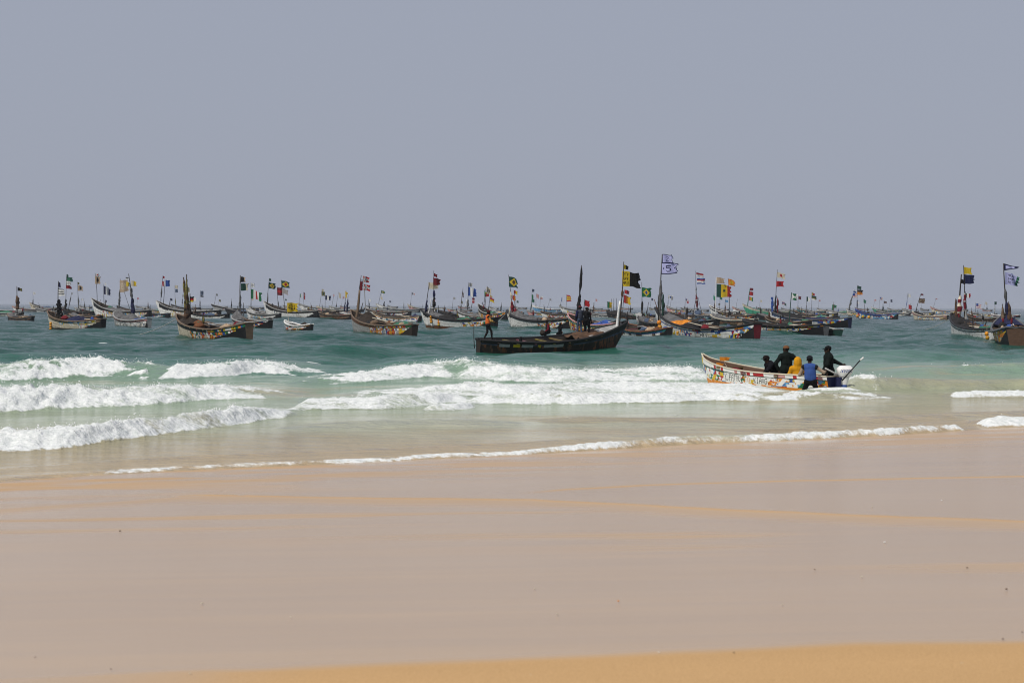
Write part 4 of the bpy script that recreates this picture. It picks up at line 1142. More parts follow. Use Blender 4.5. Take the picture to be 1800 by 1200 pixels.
B54 = boat(N, 'long pirogue with red and white painted stern, blue and red rag poles', (1352, 543), (1494, 576), 17,
     Sy(base='w', pal='mix', dens=.75, mrange=(0, .30), top='bl', trange=(0, .28), line='b', rail='gr', wedge=.34, stern='nb', bowc='w'), [
    Pl((1363, 540), (1366.5, 474), [(1366.5, 478, 12, 10, 'disk:c,r'), (1364.5, 494, 12, 10, 'disk:r,dr')], [(.12, .45, 'dk', .2)], th=.05, s=.86),
    Pl((1357, 541), (1357, 522), [(1355, 522, 4, 4, 's:b')], [(.1, .9, 'b', .2)], s=.9), Pl((1367, 541), (1367, 522), [], [(.1, .95, 'dr', .15)], s=.84)],
    detail=2, heaps=[(.55, .85, .5, 'dk', 'fishing_net'), (.2, .5, .3, 'nb', 'covered_net')])
B55 = boat(N, 'low dark pirogue with multicoloured stern panel under the green and white crossed flag', (1305, 561), (1452, 589), 16,
     Sy(base='c', pal='mix', cell=.4, dens=.8, mrange=(0, .7), top='dk', trange=(0, .2), line='dk', rail='dk', railr=.1, wedge=.45, stern='gr', low=.05), [
    Pl((1388, 566), (1391.5, 514), [(1391.5, 515, 10, 12, 'x:g,w')], th=.06, col='dg', s=.5)], detail=2, heaps=[(.40, .55, .35, 'dk', 'fishing_net')])
boat('dinghy', 'small dark green dinghy moored behind the dark painted stern', (1451, 577), (1474, 589), 3.4, Sy(base='dg', pal='cool', dens=0, top='dg', rail='lg', low=0, wedge=.01, line='dg', inside='dg', stern='dg'), [], detail=2, beam=1.2, free=.5, hstern=.55, thw=2, sternw=.8, group='small craft among the pirogues')
boat(N, 'far teal boat with a small dark red flag behind the crossed flag', (1400, 539), (1452, 552), 12, Sy(base='te', pal='cool', dens=.3, top='c', rail='lg'), [Pl((1402, 541), (1403, 517), [(1403.5, 520, 5, 6, 's:dr')], [])])
boat(N, 'far boat with dark green and white tricolour flag, right of the crossed flag', (1418, 544), (1472, 557), 12, PALE, [
    Pl((1426.5, 546), (1427, 513), [(1427, 514, 5, 5, 'v:y,r'), (1426.5, 519, 9, 8, 'h:dg,ol,w')], []), Pl((1416.5, 543), (1418, 521), [(1418, 521, 5, 8, 'v:dg,w')], [], s=.9)], heaps=[(.3, .7, .3, 'dk', 'fishing_net')])
boat(N, 'far boat with a small purple flag right of the tall red flags', (1360, 541), (1402, 549), 11, GREY, [Pl((1374, 541), (1375, 530), [(1375, 530, 4, 5, 'h:p,b,p')], [], s=.7)])
boat(N, 'far boat carrying a bright green leafy looking bundle', (1440, 543), (1484, 551), 11, Sy(base='bl', pal='pale', top='c', rail='lg'), [Pl((1463, 546), (1464, 534), [(1463, 535, 7, 6, 's:g')], [(.2, .95, 'g', .5)], s=.5)])
boat(N, 'boat with tangled rags and green flag, bow showing behind the red painted stern', (1487, 542), (1532, 556), 11, Sy(base='c', pal='hot', top='w', rail='lg'), [
    Pl((1492, 545), (1499, 517), [(1500, 509, 6, 5, 'h:w,b'), (1499, 515, 8, 8, 'us')], [(.1, .9, 'gr', .35)]), Pl((1507, 542), (1507, 501), [(1507, 502, 6, 6, 's:dg'), (1507, 509, 9, 9, 'h:k,o')], [(.2, .5, 'nb', .2)], s=.6)])
B62 = boat(N, 'bright blue and white pirogue with small yellow floats along its side', (1503, 543), (1578, 562), 12, Sy(base='lb', pal='cool', dens=.8, mrange=(0, .95), top='b', trange=(0, .3), rail='b', wedge=.2), [
    Pl((1520, 544), (1518, 526), [(1518, 526, 4, 6, 's:mg')], [], s=.7)], detail=2)
boat(N, 'far turquoise pirogue with thin pink poles and small striped flag', (1531, 539), (1586, 549), 12, Sy(base='gg', pal='pale', dens=.4, top='w', rail='lg'), [
    Pl((1535, 540), (1538, 526), [(1537, 526, 3, 3, 's:p')], []), Pl((1545.5, 540), (1547, 520), [(1547, 522, 5, 5, 'us')], [], s=.75), Pl((1553, 546), (1554, 528), [(1553.5, 529, 5, 4, 's:br')], [(.1, .4, 'dg', .15)], s=.6)])
boat(N, 'cream and pink patterned pirogue with leaning pole and brown flag', (1603, 547), (1666, 564), 12, Sy(base='c', pal='pale', dens=.8, top='p', rail='c', wedge=.25, wcol='wd'), [
    Pl((1610, 547), (1619, 516), [(1618.5, 516, 5, 3, 's:dr'), (1615.5, 524, 9, 9, 'check:br,c')], th=.07)], detail=2, tarp=('dk', .4))
boat(N, 'far boat with a white bordered flag and round red flag', (1585, 541), (1642, 556), 12, PALE, [
    Pl((1592, 543), (1596, 515), [(1595.5, 516, 6, 6, 's:w')], [(.3, .6, 'b', .12)]), Pl((1600, 545), (1600.5, 533), [(1597, 535, 6, 8, 's:r')], [], s=.75)])
boat(N, 'last far cream pirogue left of the big white right hand boat', (1635, 538), (1684, 552), 12, Sy(base='c', pal='pale', dens=.5, top='p', rail='lg'), [Pl((1641, 538), (1645, 524), [(1644.5, 524, 3, 2, 's:p')], [])])
B67 = boat(N, 'white pirogue at right with yellow over navy flag and rag hung masts', (1672, 551), (1768, 601), 15,
     Sy(base='w', pal='white', dens=.25, mrange=(0, .4), top='w', trange=(0, .3), line='dk', rail='dk', railr=.10, wedge=.08, bowc='w', low=.12, bot='dg',
        text=[('SMR', .62, .46, .25, .60, 'gr', 0)]), [
    Pl((1694, 545), (1693.5, 466), [(1693.5, 469, 13, 13, 's:y'), (1693.5, 482, 16, 17, 's:nb')], [(.25, .55, 'lg', .14)], th=.05, s=.80, rc2='dr'),
    Pl((1687, 548), (1690, 482), [(1688.5, 490, 7, 8, 's:k')], [(.15, .6, 'c', .22)], th=.09, s=.82, rc2='dr'),
    Pl((1697, 545), (1696.5, 512), [(1696.5, 515, 9, 8, 'v:dg,w,r')], [(.1, .7, 'lg', .15)], s=.8), Pl((1680, 548), (1680, 525), [], [(.15, .98, 'br', .15)], th=.07, s=.86)],
    detail=3, free=.9, hstern=1.05, tarp=('dk', .4), heaps=[(.10, .35, .3, 'mg', 'green_net'), (.55, .68, .35, 'dk', 'fishing_net')], thw=8)
B68 = boat(N, 'rightmost pirogue, stern towards the beach, orange painted strip and blue tarpaulins', (1766, 551), (1788, 608), 13,
     Sy(base='o', pal='hot', cell=.4, dens=.8, mrange=(0, .9), top='dk', trange=(.05, .5), line='y', rail='gr', railr=.10, wedge=.25, stern='br', low=.22, inside='dw'), [
    Pl((1772, 548), (1764, 463), [(1764.5, 463, 21, 13, 'pen'), (1767, 478, 26, 22, 'text3:lw,k,RSM,MER,SAR')], [(.18, .42, 'nb', .16), (.42, .62, 'gr', .12)], th=.07, s=.80),
    Pl((1773, 550), (1773, 530), [], [(.3, .95, 'br', .20)], s=.8), Pl((1762, 552), (1762, 534), [], [(.1, .9, 'wd', .14)], s=.82)],
    detail=3, beam=2.8, free=.95, hstern=1.3, heaps=[(.74, .93, .4, 'nb', 'blue_tarpaulin'), (.3, .55, .25, 'dk', 'fishing_net')], sternw=.55, thw=6)
boat(N, 'far boat with bare cross pole and pinkish striped flag between the two right hand boats', (1703, 547), (1752, 557), 12, PALE, [
    Pl((1714.5, 548), (1715, 532), [(1716, 533, 8, 8, 'us')], []), Pl((1735, 552), (1735, 533), [], [(.5, .7, 'dk', .2)], s=.5)])
boat(N, 'far boat with red trim and green topped pole left of the rightmost mast', (1742, 552), (1792, 561), 12, Sy(base='w', pal='hot', dens=.4, top='r', rail='w'), [Pl((1748, 553), (1749, 530), [(1748, 530, 4, 5, 's:dg')], [(.3, .7, 'lg', .12)])])

# --- more hulls that fill the band behind the nearer boats
FILL = [((62, 541), (128, 552), 13, 'grey', 'long low grey hull behind the left boats, no flag'), ((140, 543), (196, 556), 12, 'dark', 'dark hull between the cream dotted flag and the high white bow'),
 ((250, 540), (318, 551), 14, 'pale', 'pale flagless hull right of the grey tented boat'), ((395, 541), (462, 553), 14, 'dark', 'dark flagless hull left of the black and cream flags'),
 ((455, 546), (520, 557), 12, 'grey', 'grey hull half hidden behind the green diamond flag boat'), ((540, 542), (604, 553), 12, 'dark', 'dark low hull above the yellow 421 canoe'),
 ((640, 541), (722, 556), 15, 'mix', 'painted hull lying behind the brown wooden pirogue'), ((700, 542), (752, 551), 11, 'pale', 'pale low hull left of the white stemmed boat'),
 ((770, 545), (846, 560), 14, 'dark', 'dark hull inshore of the tarpaulin covered pirogue'), ((868, 545), (920, 557), 12, 'pale', 'pale hull behind the orange vest'),
 ((950, 546), (1016, 560), 13, 'hot', 'orange patterned hull behind the two seated people'), ((1035, 548), (1090, 560), 12, 'grey', 'grey hull seen between the standing pair and the white post'),
 ((1098, 549), (1150, 563), 12, 'dark', 'dark cluttered hull just right of the white post'), ((1178, 548), (1240, 560), 12, 'wood', 'wooden hull behind the numbered flag boat'),
 ((1262, 547), (1330, 562), 13, 'hot', 'orange and white hull right of the green yellow red flag'), ((1330, 550), (1402, 566), 13, 'dark', 'dark hull inshore of the sea green pirogue'),
 ((1396, 546), (1456, 560), 12, 'mix', 'painted hull behind the green and white crossed flag'), ((1455, 544), (1512, 554), 12, 'pale', 'pale hull behind the painted red stern'),
 ((1540, 545), (1600, 556), 12, 'grey', 'grey hull just right of the bright blue pirogue'), ((1192, 556), (1262, 576), 12, 'white', 'white hull tucked close behind the numbered flag boat'), ((1345, 556), (1424, 578), 13, 'hot', 'orange painted hull behind the low dark pirogue'),
 ((1122, 556), (1186, 581), 12, 'dark', 'dark hull between the bright diamond flag and the numbered boat'), ((1408, 552), (1474, 566), 12, 'white', 'white hull behind the small dark green dinghy'),
 ((332, 547), (402, 562), 13, 'white', 'white hull right of the rag wrapped double mast'), ((122, 551), (178, 567), 12, 'mix', 'painted hull just behind the nearest left pirogue'),
 ((560, 548), (622, 562), 12, 'wood', 'wooden hull left of the brown pirogue with the bent post'), ((1700, 552), (1764, 568), 12, 'wood', 'wooden hull behind the two right hand boats'),
 ((-30, 546), (40, 557), 14, 'grey', 'grey hull at the left edge behind the dark weathered pirogue')]
FST = dict(white=WHT, grey=GREY, dark=DARK, pale=PALE, mix=MIX, hot=HOT, wood=Sy(base='wd', pal='rusty', top='dk', rail='wd'))
for k, (bw, stn, ln, sty, lab) in enumerate(FILL):
    hp = [(.2 + .05 * (k % 3), .62, .45, ['dk', 'gr', 'mg', 'bl', 'dw'][k % 5], 'fishing_net')]
    px = bw[0] + 8 + k % 5
    boat(N, lab, bw, stn, ln, FST[sty], [Pl((px, bw[1] + 2), (px + (k % 5) - 2, bw[1] - 9 - (k * 5) % 8), [], [(.2, .8, ['dk', 'gr', 'br'][k % 3], .16)])], detail=2, heaps=hp, tarp=('gr', .4) if k % 3 == 0 else None)

# --- tiny boats along the horizon
HZ = [(108, 541, 'lg'), (150, 542, 'w'), (188, 541, 'p'), (250, 542, 'lg'), (390, 541, 'w'), (450, 543, 'w'), (508, 541, 'lg'), (606, 542, 'p'), (655, 542, 'w'), (690, 541, 'lg'), (770, 543, 'w'), (815, 542, 'p'),
      (868, 544, 'w'), (915, 543, 'lg'), (1050, 545, 'w'), (1100, 544, 'p'), (1150, 545, 'lg'), (1215, 545, 'w'), (1270, 546, 'p'), (1340, 545, 'w'), (1385, 546, 'lg'), (1445, 546, 'w'), (1515, 545, 'p'), (1570, 546, 'w'), (1625, 546, 'lg'), (1690, 547, 'w'), (1735, 547, 'p')]
HZ.sort()
_o = 'first second third fourth fifth sixth seventh eighth ninth tenth eleventh twelfth thirteenth fourteenth fifteenth sixteenth seventeenth eighteenth nineteenth'.split()
ORD = _o + ['twentieth'] + ['twenty-' + q for q in _o[:9]]
for k, (x, y, c) in enumerate(HZ):
    w_ = 16 + (k * 7) % 12
    px = x - w_ / 2 + 3
    hh = 13 + (k * 5) % 9
    boat(N, 'tiny horizon pirogue with %s pennant, %s of these from the left' % (['pink', 'white', 'navy', 'red', 'olive', 'cream', 'green'][k % 7], ORD[k]), (x - w_ / 2, y - 5.5), (x + w_ / 2, y + .5), 12, Sy(base=c, pal='pale', top='gr', rail='lg', dens=.4), [
        Pl((px, y - 4), (px + 1 + (k % 3), y - hh), [(px + 1 + (k % 3), y - hh, 3, 3 + k % 3, ['s:p', 's:w', 's:nb', 's:r', 's:ol', 's:c', 's:dg'][k % 7])])], group='tiny pirogues along the horizon', thw=0)

# --- floats
def side_depth(b, s): return float(b.S[1] + (b.B[1] - b.S[1]) * s) - .55 * b.beam
float_string('thick cluster of yellow floats at the bow of the striped flag boat', 89, 566, 582, 3, side_depth(B6, .75))
float_string('leading string of yellow floats on the white boat with dark red flags', 757.5, 555, 568, 3, side_depth(B31, .80))
float_string('second string of yellow floats on the white boat with dark red flags', 771, 560, 573, 3, side_depth(B31, .70))
float_string('upper yellow floats at the bow of the numbered flag boat', 1159, 563, 586, 3, side_depth(B46, .85))
float_string('yellow floats below the bow third of the numbered flag boat', 1191, 582, 599, 3, side_depth(B46, .68))
float_string('yellow floats amidships on the numbered flag boat', 1236, 586, 599, 2, side_depth(B46, .48))
float_string('pair of yellow floats between the two right hand boats', 1735, 583, 597, 2, side_depth(B67, .10))
for k, x in enumerate((1507, 1517, 1528)):
    float_string(['first', 'middle', 'last'][k] + ' small yellow float on the bright blue boat counted from its bow', x, 553 + k, 558 + k, 1, side_depth(B62, .9 - .13 * k))

# --- mooring ropes
def rope(label, pts, r=.025, col='c', name='mooring_rope'):
    P = np.array(pts)
    V, F = tube(P - P[0], r, 5)
    o = part(name, (V, F), col, None)
    o.location = P[0]
    tag(o, label, 'rope', 'mooring ropes')
    return o
a = at_depth(309, 561, B15.B[1]); c = at_z(222, 592)
tt = np.linspace(0, 1, 12)[:, None]
rp = a + (c - a) * tt; rp[:, 2] -= .25 * np.sin(tt[:, 0] * math.pi)
rope('rope slanting from the double mast boat down into the water at left', rp, .03, 'lg')
a = at_depth(889, 551, B35.B[1]); c = at_depth(862, 575, B35.B[1] - 12)
rp = a + (c - a) * tt; rp[:, 2] -= .12 * np.sin(tt[:, 0] * math.pi)
rope('pale rope from the grey hooded bow towards the orange vest', rp, .025, 'lg')
a = at_depth(1667, 562, B67.B[1]); c = at_z(1622, 580)
rp = a + (c - a) * tt; rp[:, 2] -= .15 * np.sin(tt[:, 0] * math.pi)
rope('thin rope from the right hand white bow into the water', rp, .02, 'c')

# ================================================================== people
def smin_into(D, Cid, sl, di, k, ci):
    cur = D[sl]
    h = np.clip(.5 + .5 * (cur - di) / k, 0, 1)
    new = cur * (1 - h) + di * h - k * h * (1 - h)
    cc = Cid[sl]
    cc[di < cur] = ci
    Cid[sl] = cc
    D[sl] = new

def sdf_mesh(prims, vox=.0105, fdir=None):
    """prims: (a, b, ra, rb, colour, k, flat) -> one continuous surface (naive surface nets)"""
    A = np.array([p[0] for p in prims], float); Bp = np.array([p[1] for p in prims], float)
    rr = np.array([max(p[2], p[3]) for p in prims])
    lo = np.minimum(A, Bp).min(0) - rr.max() - .06; hi = np.maximum(A, Bp).max(0) + rr.max() + .06
    n = np.ceil((hi - lo) / vox).astype(int) + 2
    D = np.full(n, .5, np.float32); Cid = np.zeros(n, np.int16)
    ax = [lo[i] + vox * np.arange(n[i]) for i in range(3)]
    cols = []
    for pi, (a, b, ra, rb, col, k, flat) in enumerate(prims):
        a = np.array(a, float); b = np.array(b, float)
        m = max(ra, rb) * (1.3 if flat else 1.0) + .07
        l = np.minimum(a, b) - m; h = np.maximum(a, b) + m
        i0 = np.clip(np.floor((l - lo) / vox).astype(int), 0, n - 1); i1 = np.clip(np.ceil((h - lo) / vox).astype(int) + 1, 1, n)
        sl = tuple(slice(i0[i], i1[i]) for i in range(3))
        X, Y, Z = np.meshgrid(ax[0][sl[0]], ax[1][sl[1]], ax[2][sl[2]], indexing='ij')
        P = np.stack([X, Y, Z], -1) - a
        ba = b - a
        if flat:
            fd = np.array([fdir[0], fdir[1], 0.0])
            P = P + (flat - 1) * (P @ fd)[..., None] * fd
            ba = ba + (flat - 1) * (ba @ fd) * fd
        t = np.clip((P @ ba) / max(ba @ ba, 1e-9), 0, 1)
        di = np.sqrt(((P - t[..., None] * ba) ** 2).sum(-1)) - (ra + (rb - ra) * t)
        smin_into(D, Cid, sl, di.astype(np.float32), k, pi)
        cols.append(col)
    ins = D < 0
    c8 = [ins[i:n[0] - 1 + i, j:n[1] - 1 + j, k:n[2] - 1 + k] for i in (0, 1) for j in (0, 1) for k in (0, 1)]
    tot = sum(c.astype(np.int8) for c in c8)
    act = (tot > 0) & (tot < 8)
    ci = np.argwhere(act)
    vid = np.full(act.shape, -1, np.int64); vid[act] = np.arange(len(ci))
    acc = np.zeros((len(ci), 3)); cnt = np.zeros(len(ci))
    corners = np.array([(i, j, k) for i in (0, 1) for j in (0, 1) for k in (0, 1)])
    val = np.stack([D[ci[:, 0] + c[0], ci[:, 1] + c[1], ci[:, 2] + c[2]] for c in corners], 1)
    for e0 in range(8):
        for e1 in range(e0 + 1, 8):
            if np.abs(corners[e0] - corners[e1]).sum() != 1: continue
            d0, d1 = val[:, e0], val[:, e1]
            x = (d0 < 0) != (d1 < 0)
            t = np.where(x, d0 / np.where(x, d0 - d1, 1), 0)
            p = corners[e0] + t[:, None] * (corners[e1] - corners[e0])
            acc += np.where(x[:, None], p, 0); cnt += x
    V = lo + vox * (ci + acc / cnt[:, None])
    vc = np.array([CC[c] if isinstance(c, str) else c for c in cols])[Cid[ci[:, 0], ci[:, 1], ci[:, 2]]]
    F = []
    for axis in range(3):
        o1, o2 = [(1, 2), (2, 0), (0, 1)][axis]
        s0 = [slice(None)] * 3; s1 = [slice(None)] * 3
        s0[axis] = slice(0, n[axis] - 1); s1[axis] = slice(1, n[axis])
        a_, b_ = ins[tuple(s0)], ins[tuple(s1)]
        x = np.argwhere(a_ != b_)
        x = x[(x[:, o1] > 0) & (x[:, o2] > 0) & (x[:, o1] < n[o1] - 1) & (x[:, o2] < n[o2] - 1)]
        fl = a_[x[:, 0], x[:, 1], x[:, 2]]
        def sh(d1, d2):
            y = x.copy(); y[:, o1] -= d1; y[:, o2] -= d2
            return vid[y[:, 0], y[:, 1], y[:, 2]]
        q = np.stack([sh(1, 1), sh(0, 1), sh(0, 0), sh(1, 0)], 1)
        q[~fl] = q[~fl][:, ::-1]
        F.append(q)
    return V, np.concatenate(F), vc

def ik(a, b, l1, l2, hint):
    a = np.array(a, float); b = np.array(b, float)
    d = b - a; L = np.linalg.norm(d)
    if L > (l1 + l2) * .995:
        b = a + d / L * (l1 + l2) * .995; d = b - a; L = np.linalg.norm(d)
    x = (l1 * l1 - l2 * l2 + L * L) / (2 * L)
    h = math.sqrt(max(l1 * l1 - x * x, 0))
    u = d / L
    hv = np.array(hint, float); hv = hv - (hv @ u) * u; hv /= np.linalg.norm(hv) + 1e-9
    return a + u * x + hv * h, b

def unit(v):
    v = np.array(v, float); return v / (np.linalg.norm(v) + 1e-9)

SKIN = (.045, .026, .018)
def person(label, pel, face, spine, hands, feet, look=None, top='k', legs='k', sleeves=None, skin=SKIN, hair=(.008, .007, .007), coat=0.0, hood=None, bulk=1.0,
           elbow=None, knee=None, cap=None, vest=None, shoes='dk', shorts=None, scale=1.0):
    """pel = pelvis in the world; every other vector is relative to it, x right, y away from the beach, z up. face = heading angle (0 = +x)."""
    f = np.array([math.cos(face), math.sin(face), 0]); rgt = np.array([f[1], -f[0], 0])
    sp = unit(spine) * .50
    neck = sp
    shl, shr = neck * .90 - rgt * .185, neck * .90 + rgt * .185
    sleeves = sleeves or top
    look = unit(look if look is not None else f)
    up = unit(unit(spine) * .5 + np.array([0, 0, .8]))
    P = []
    def ad(a, b, ra, rb, c, k=.035, flat=0): P.append((np.array(a) * scale, np.array(b) * scale, ra * scale, rb * scale, c, k, flat))
    bk = bulk
    ad(shl * .98, shr * .98, .078 * bk, .078 * bk, top, .05)
    ad(neck * .82, neck * .48, .150 * bk, .140 * bk, top, .06, 1.35)
    ad(neck * .48, neck * .12, .138 * bk, .128 * bk, top, .06, 1.25)
    hl, hr = -rgt * .085, rgt * .085
    ad(hl + [0, 0, -.01], hr + [0, 0, -.01], .115 * bk, .115 * bk, legs if not coat else top, .06)
    side = (-1, 1)
    for i in range(2):
        h0 = (hl, hr)[i]
        ft = np.array(feet[i], float)
        kn, an = ik(h0, ft, .43, .42, (knee[i] if knee else f + .25 * side[i] * rgt))
        ad(h0, kn, .092, .062, legs if not shorts else shorts, .05)
        ad(kn, kn + (an - kn) * .35, .060, .060, legs, .04); ad(kn + (an - kn) * .35, an, .060, .040, legs if not shorts else skin, .04)
        ad(an + [0, 0, -.03] - f * .03, an + [0, 0, -.045] + f * .15, .040, .034, shoes, .03)
        if coat:
            ad(h0 * 1.05, h0 * 1.1 + (kn - h0) * coat, .125 * bk, .120 * bk, top, .07)
    for i in range(2):
        s0 = (shl, shr)[i]
        hd = np.array(hands[i], float)
        el, wr = ik(s0, hd, .29, .26, (elbow[i] if elbow else -f * .5 + side[i] * rgt * .6 + np.array([0, 0, -.5])))
        ad(s0, el, .062 * bk, .050 * bk, sleeves, .04)
        ad(el, el + (wr - el) * .85, .050 * bk, .036 * bk, sleeves, .035); ad(el + (wr - el) * .85, wr, .030, .027, skin, .02)
        fd = unit(wr - el); th = unit(np.cross(fd, unit(f + [0, 0, .3])) * (-side[i]) + 1e-3)
        pn = unit(np.cross(fd, th))
        for q in (-.024, 0, .024):
            ad(wr + fd * .02 + th * q * .7, wr + fd * .085 + th * q, .019, .017, skin, .012)
        for q, ln in ((-.031, .062), (-.010, .075), (.011, .080), (.032, .070)):
            k0 = wr + fd * .088 + th * q
            k1 = k0 + unit(fd + pn * .25) * ln * .5
            ad(k0, k1, .0115, .0105, skin, .004); ad(k1, k1 + unit(fd * .7 + pn * .8) * ln * .5, .0105, .0095, skin, .004)
        t0 = wr + fd * .03 + th * .03
        t1 = t0 + unit(fd * .7 + th * .8) * .045
        ad(t0, t1, .014, .012, skin, .006); ad(t1, t1 + unit(fd + pn * .4) * .035, .012, .010, skin, .005)
    hc = neck + up * .075 + unit(look) * .02 + np.array([0, 0, .10])
    ad(neck * .95, hc, .058, .055, skin if not hood else hood, .03)
    hx = unit(np.cross(look, up))
    ad(hc + up * .035 - look * .02, hc + up * .03 + look * .025, .088, .082, hair if not hood else hood, .02)
    ad(hc - up * .01 + look * .02, hc - up * .075 + look * .055, .074, .046, skin, .03)
    ad(hc + look * .095 + up * .01, hc + look * .118 - up * .025, .012, .018, skin, .012)
    ad(hc + look * .09 - up * .065 - hx * .02, hc + look * .09 - up * .065 + hx * .02, .012, .012, (.06, .025, .02), .01)
    for q in (-1, 1):
        ad(hc + hx * .085 * q - look * .01 + up * .01, hc + hx * .09 * q - look * .015 - up * .03, .014, .011, skin, .008)
        ad(hc + look * .093 + hx * .033 * q + up * .012, hc + look * .095 + hx * .035 * q + up * .012, .011, .011, (.25, .22, .20), .004)
    if hood:
        ad(hc + up * .03 - look * .05, hc - up * .06 - look * .04, .112, .12, hood, .04)
        ad(hc + up * .06 - look * .01, hc - up * .02 + look * .0, .108, .108, hood, .04)
        ad(neck * .9, hc - up * .06 - look * .03, .12, .12, hood, .05)
    V, F, vc = sdf_mesh(P, .0105, f)
    me_o = link_mesh('person', V, F, MAT['wear'], None, True, vcol=vc)
    me_o.location = pel
    tag(me_o, label, 'person')
    hc = hc * scale
    if cap:
        # a cap: crown turned about the head's axis, with a stiff brim in front
        n, m = 9, 18
        th_ = np.linspace(0, math.pi / 2, n); ph = np.linspace(0, 2 * math.pi, m, endpoint=False)
        z_ = np.sin(th_); r_ = np.cos(th_)
        V = []
        o = hc + up * .045 - look * .005
        for i in range(n):
            for j in range(m):
                V.append(o + (look * math.cos(ph[j]) * .112 + hx * math.sin(ph[j]) * .102) * r_[i] + up * (z_[i] * .092))
        F = [(i * m + j, i * m + (j + 1) % m, (i + 1) * m + (j + 1) % m, (i + 1) * m + j) for i in range(n - 1) for j in range(m)]
        part('cap', (np.array(V), F), cap[0], me_o, 'wear', True)
        if cap[1]:
            aa = np.linspace(-1.1, 1.1, 9)
            V = []
            for lay in (0, -.008):
                for rr_ in (.100, .195):
                    for t in aa:
                        q = .100 if rr_ < .15 else .195 - .05 * abs(t)
                        V.append(o + look * math.cos(t * (1 if rr_ < .15 else .75)) * q + hx * math.sin(t * (1 if rr_ < .15 else .75)) * q * .92 + up * (lay + .008 - (.02 if rr_ > .15 else 0)))
            F = []
            for j in range(8):
                F.append((j, j + 1, 9 + j + 1, 9 + j)); F.append((18 + j, 27 + j, 27 + j + 1, 18 + j + 1)); F.append((9 + j, 9 + j + 1, 27 + j + 1, 27 + j))
            part('cap_brim', (np.array(V), F), cap[0], me_o, 'wear', True)
    if vest:
        Q = [(neck * .92 - rgt * .13, neck * .92 + rgt * .13, .085 * bk, .085 * bk, vest, .05, 0), (neck * .80, neck * .48, .172 * bk, .165 * bk, vest, .06, 1.30), (neck * .48, neck * .20, .165 * bk, .160 * bk, vest, .06, 1.18), (neck * .22 - rgt * .05, neck * .22 + rgt * .05, .132 * bk, .132 * bk, vest, .05, 0)]
        Q = [tuple([np.array(q[0]) * scale, np.array(q[1]) * scale, q[2] * scale, q[3] * scale] + list(q[4:])) for q in Q]
        V, F, vc = sdf_mesh(Q, .014, f)
        link_mesh('vest', V, F, MAT['wear'], me_o, True, vcol=vc)
    return me_o

# ================================================================== the dark boat in the middle, and its crew
CB = boat(N, 'dark brown wooden pirogue in the middle, white bow post, standing crew', (1098, 565), (840, 620), 10.2,
     Sy(base='dw', pal='rust2', cell=.10, nb=1, dens=.7, mrange=(0, 1), top='dk', line='bl', rail='dk', railr=.085, inside='dw', thw='wd', low=.05, bot='dw', wedge=.02, stern='dw',
        panels=[(.10, .165, .62, .86, 'lg'), (.185, .215, .62, .84, 'y'), (.235, .305, .62, .86, 'lg'), (.325, .35, .62, .84, 'y'), (.37, .50, .62, .84, 'lg')]), [
    Pl((1086, 566), (1090, 529), [], [], th=.11, col='w', s=.90),
    Pl((1089, 560), (1096.5, 460), [(1096.5, 465, 8, 8, 'yb'), (1093.5, 476, 30, 27, 'yb')], [(.52, .62, 'br', .09)], th=.045, s=.90),
    Pl((834, 612), (833, 570), [], [], th=.03, s=.0)],
     detail=3, heel=6, beam=2.2, free=.66, hstern=.74, thw=7, floor=0.0, clutter=False, tarp=('lg', .06), heaps=[(.62, .80, .22, 'br', 'fishing_net')])
tag(CB.root, group='pirogues moored off the beach')
V, F = box((.62, 0, .70), (1.15, .74, .05))
part('stern_deck', (V, F), 'wd', CB.root)
def cb_at(px, py, s):
    return at_depth(px, py, float(CB.S[1] + (CB.B[1] - CB.S[1]) * s))
pz = cb_at(857.5, 570.5, .06)
person('person in an orange vest and dark trousers standing on the stern of the dark boat', pz, R(10), (.03, 0, 1), [(.34, -.20, .16), (.40, -.12, .13)], [(-.22, .05, -.80), (.24, -.02, -.80)],
       look=(1, .1, -.05), top='k', legs='dk', sleeves=(.46, .27, .08), vest=(.66, .14, .03), cap=((.07, .012, .012), False), scale=1.0)
pz = cb_at(1019.5, 561, .71)
person('left of the two people standing side by side on the dark boat, grey-blue vest', pz, R(120), (.0, .0, 1), [(-.24, -.02, -.02), (.22, .16, .05)], [(-.14, .0, -.84), (.10, .02, -.84)],
       look=(.3, 1, 0), top='nb', legs='bl', vest=(.055, .06, .085), cap=((.10, .02, .02), True))
pz = cb_at(1030.5, 563, .70)
person('right of the two people standing side by side on the dark boat, all in black', pz, R(60), (.04, -.02, 1), [(-.26, .0, -.02), (.30, .05, -.08)], [(-.10, .0, -.82), (.13, .02, -.82)],
       look=(.9, .4, 0), top='k', legs='k', coat=.45, bulk=1.08)
pz = cb_at(964, 584, .60) + np.array([0, .9, 0])
person('person in a dark red top sitting on the far side of the dark boat', pz, R(200), (-.08, 0, 1), [(-.22, -.25, .02), (.2, -.25, .02)], [(-.16, -.42, -.40), (.12, -.40, -.40)], look=(-1, -.3, 0), top='dr', legs='dk', scale=.92, vest=(.02, .018, .02))
pz = cb_at(985, 586, .66) + np.array([0, .9, 0])
person('person in black sitting right of the red topped one on the dark boat', pz, R(220), (.05, 0, 1), [(-.2, -.25, .02), (.2, -.25, .02)], [(-.12, -.42, -.40), (.14, -.40, -.40)], look=(-.6, -.7, 0), top='k', legs='k', scale=.80)
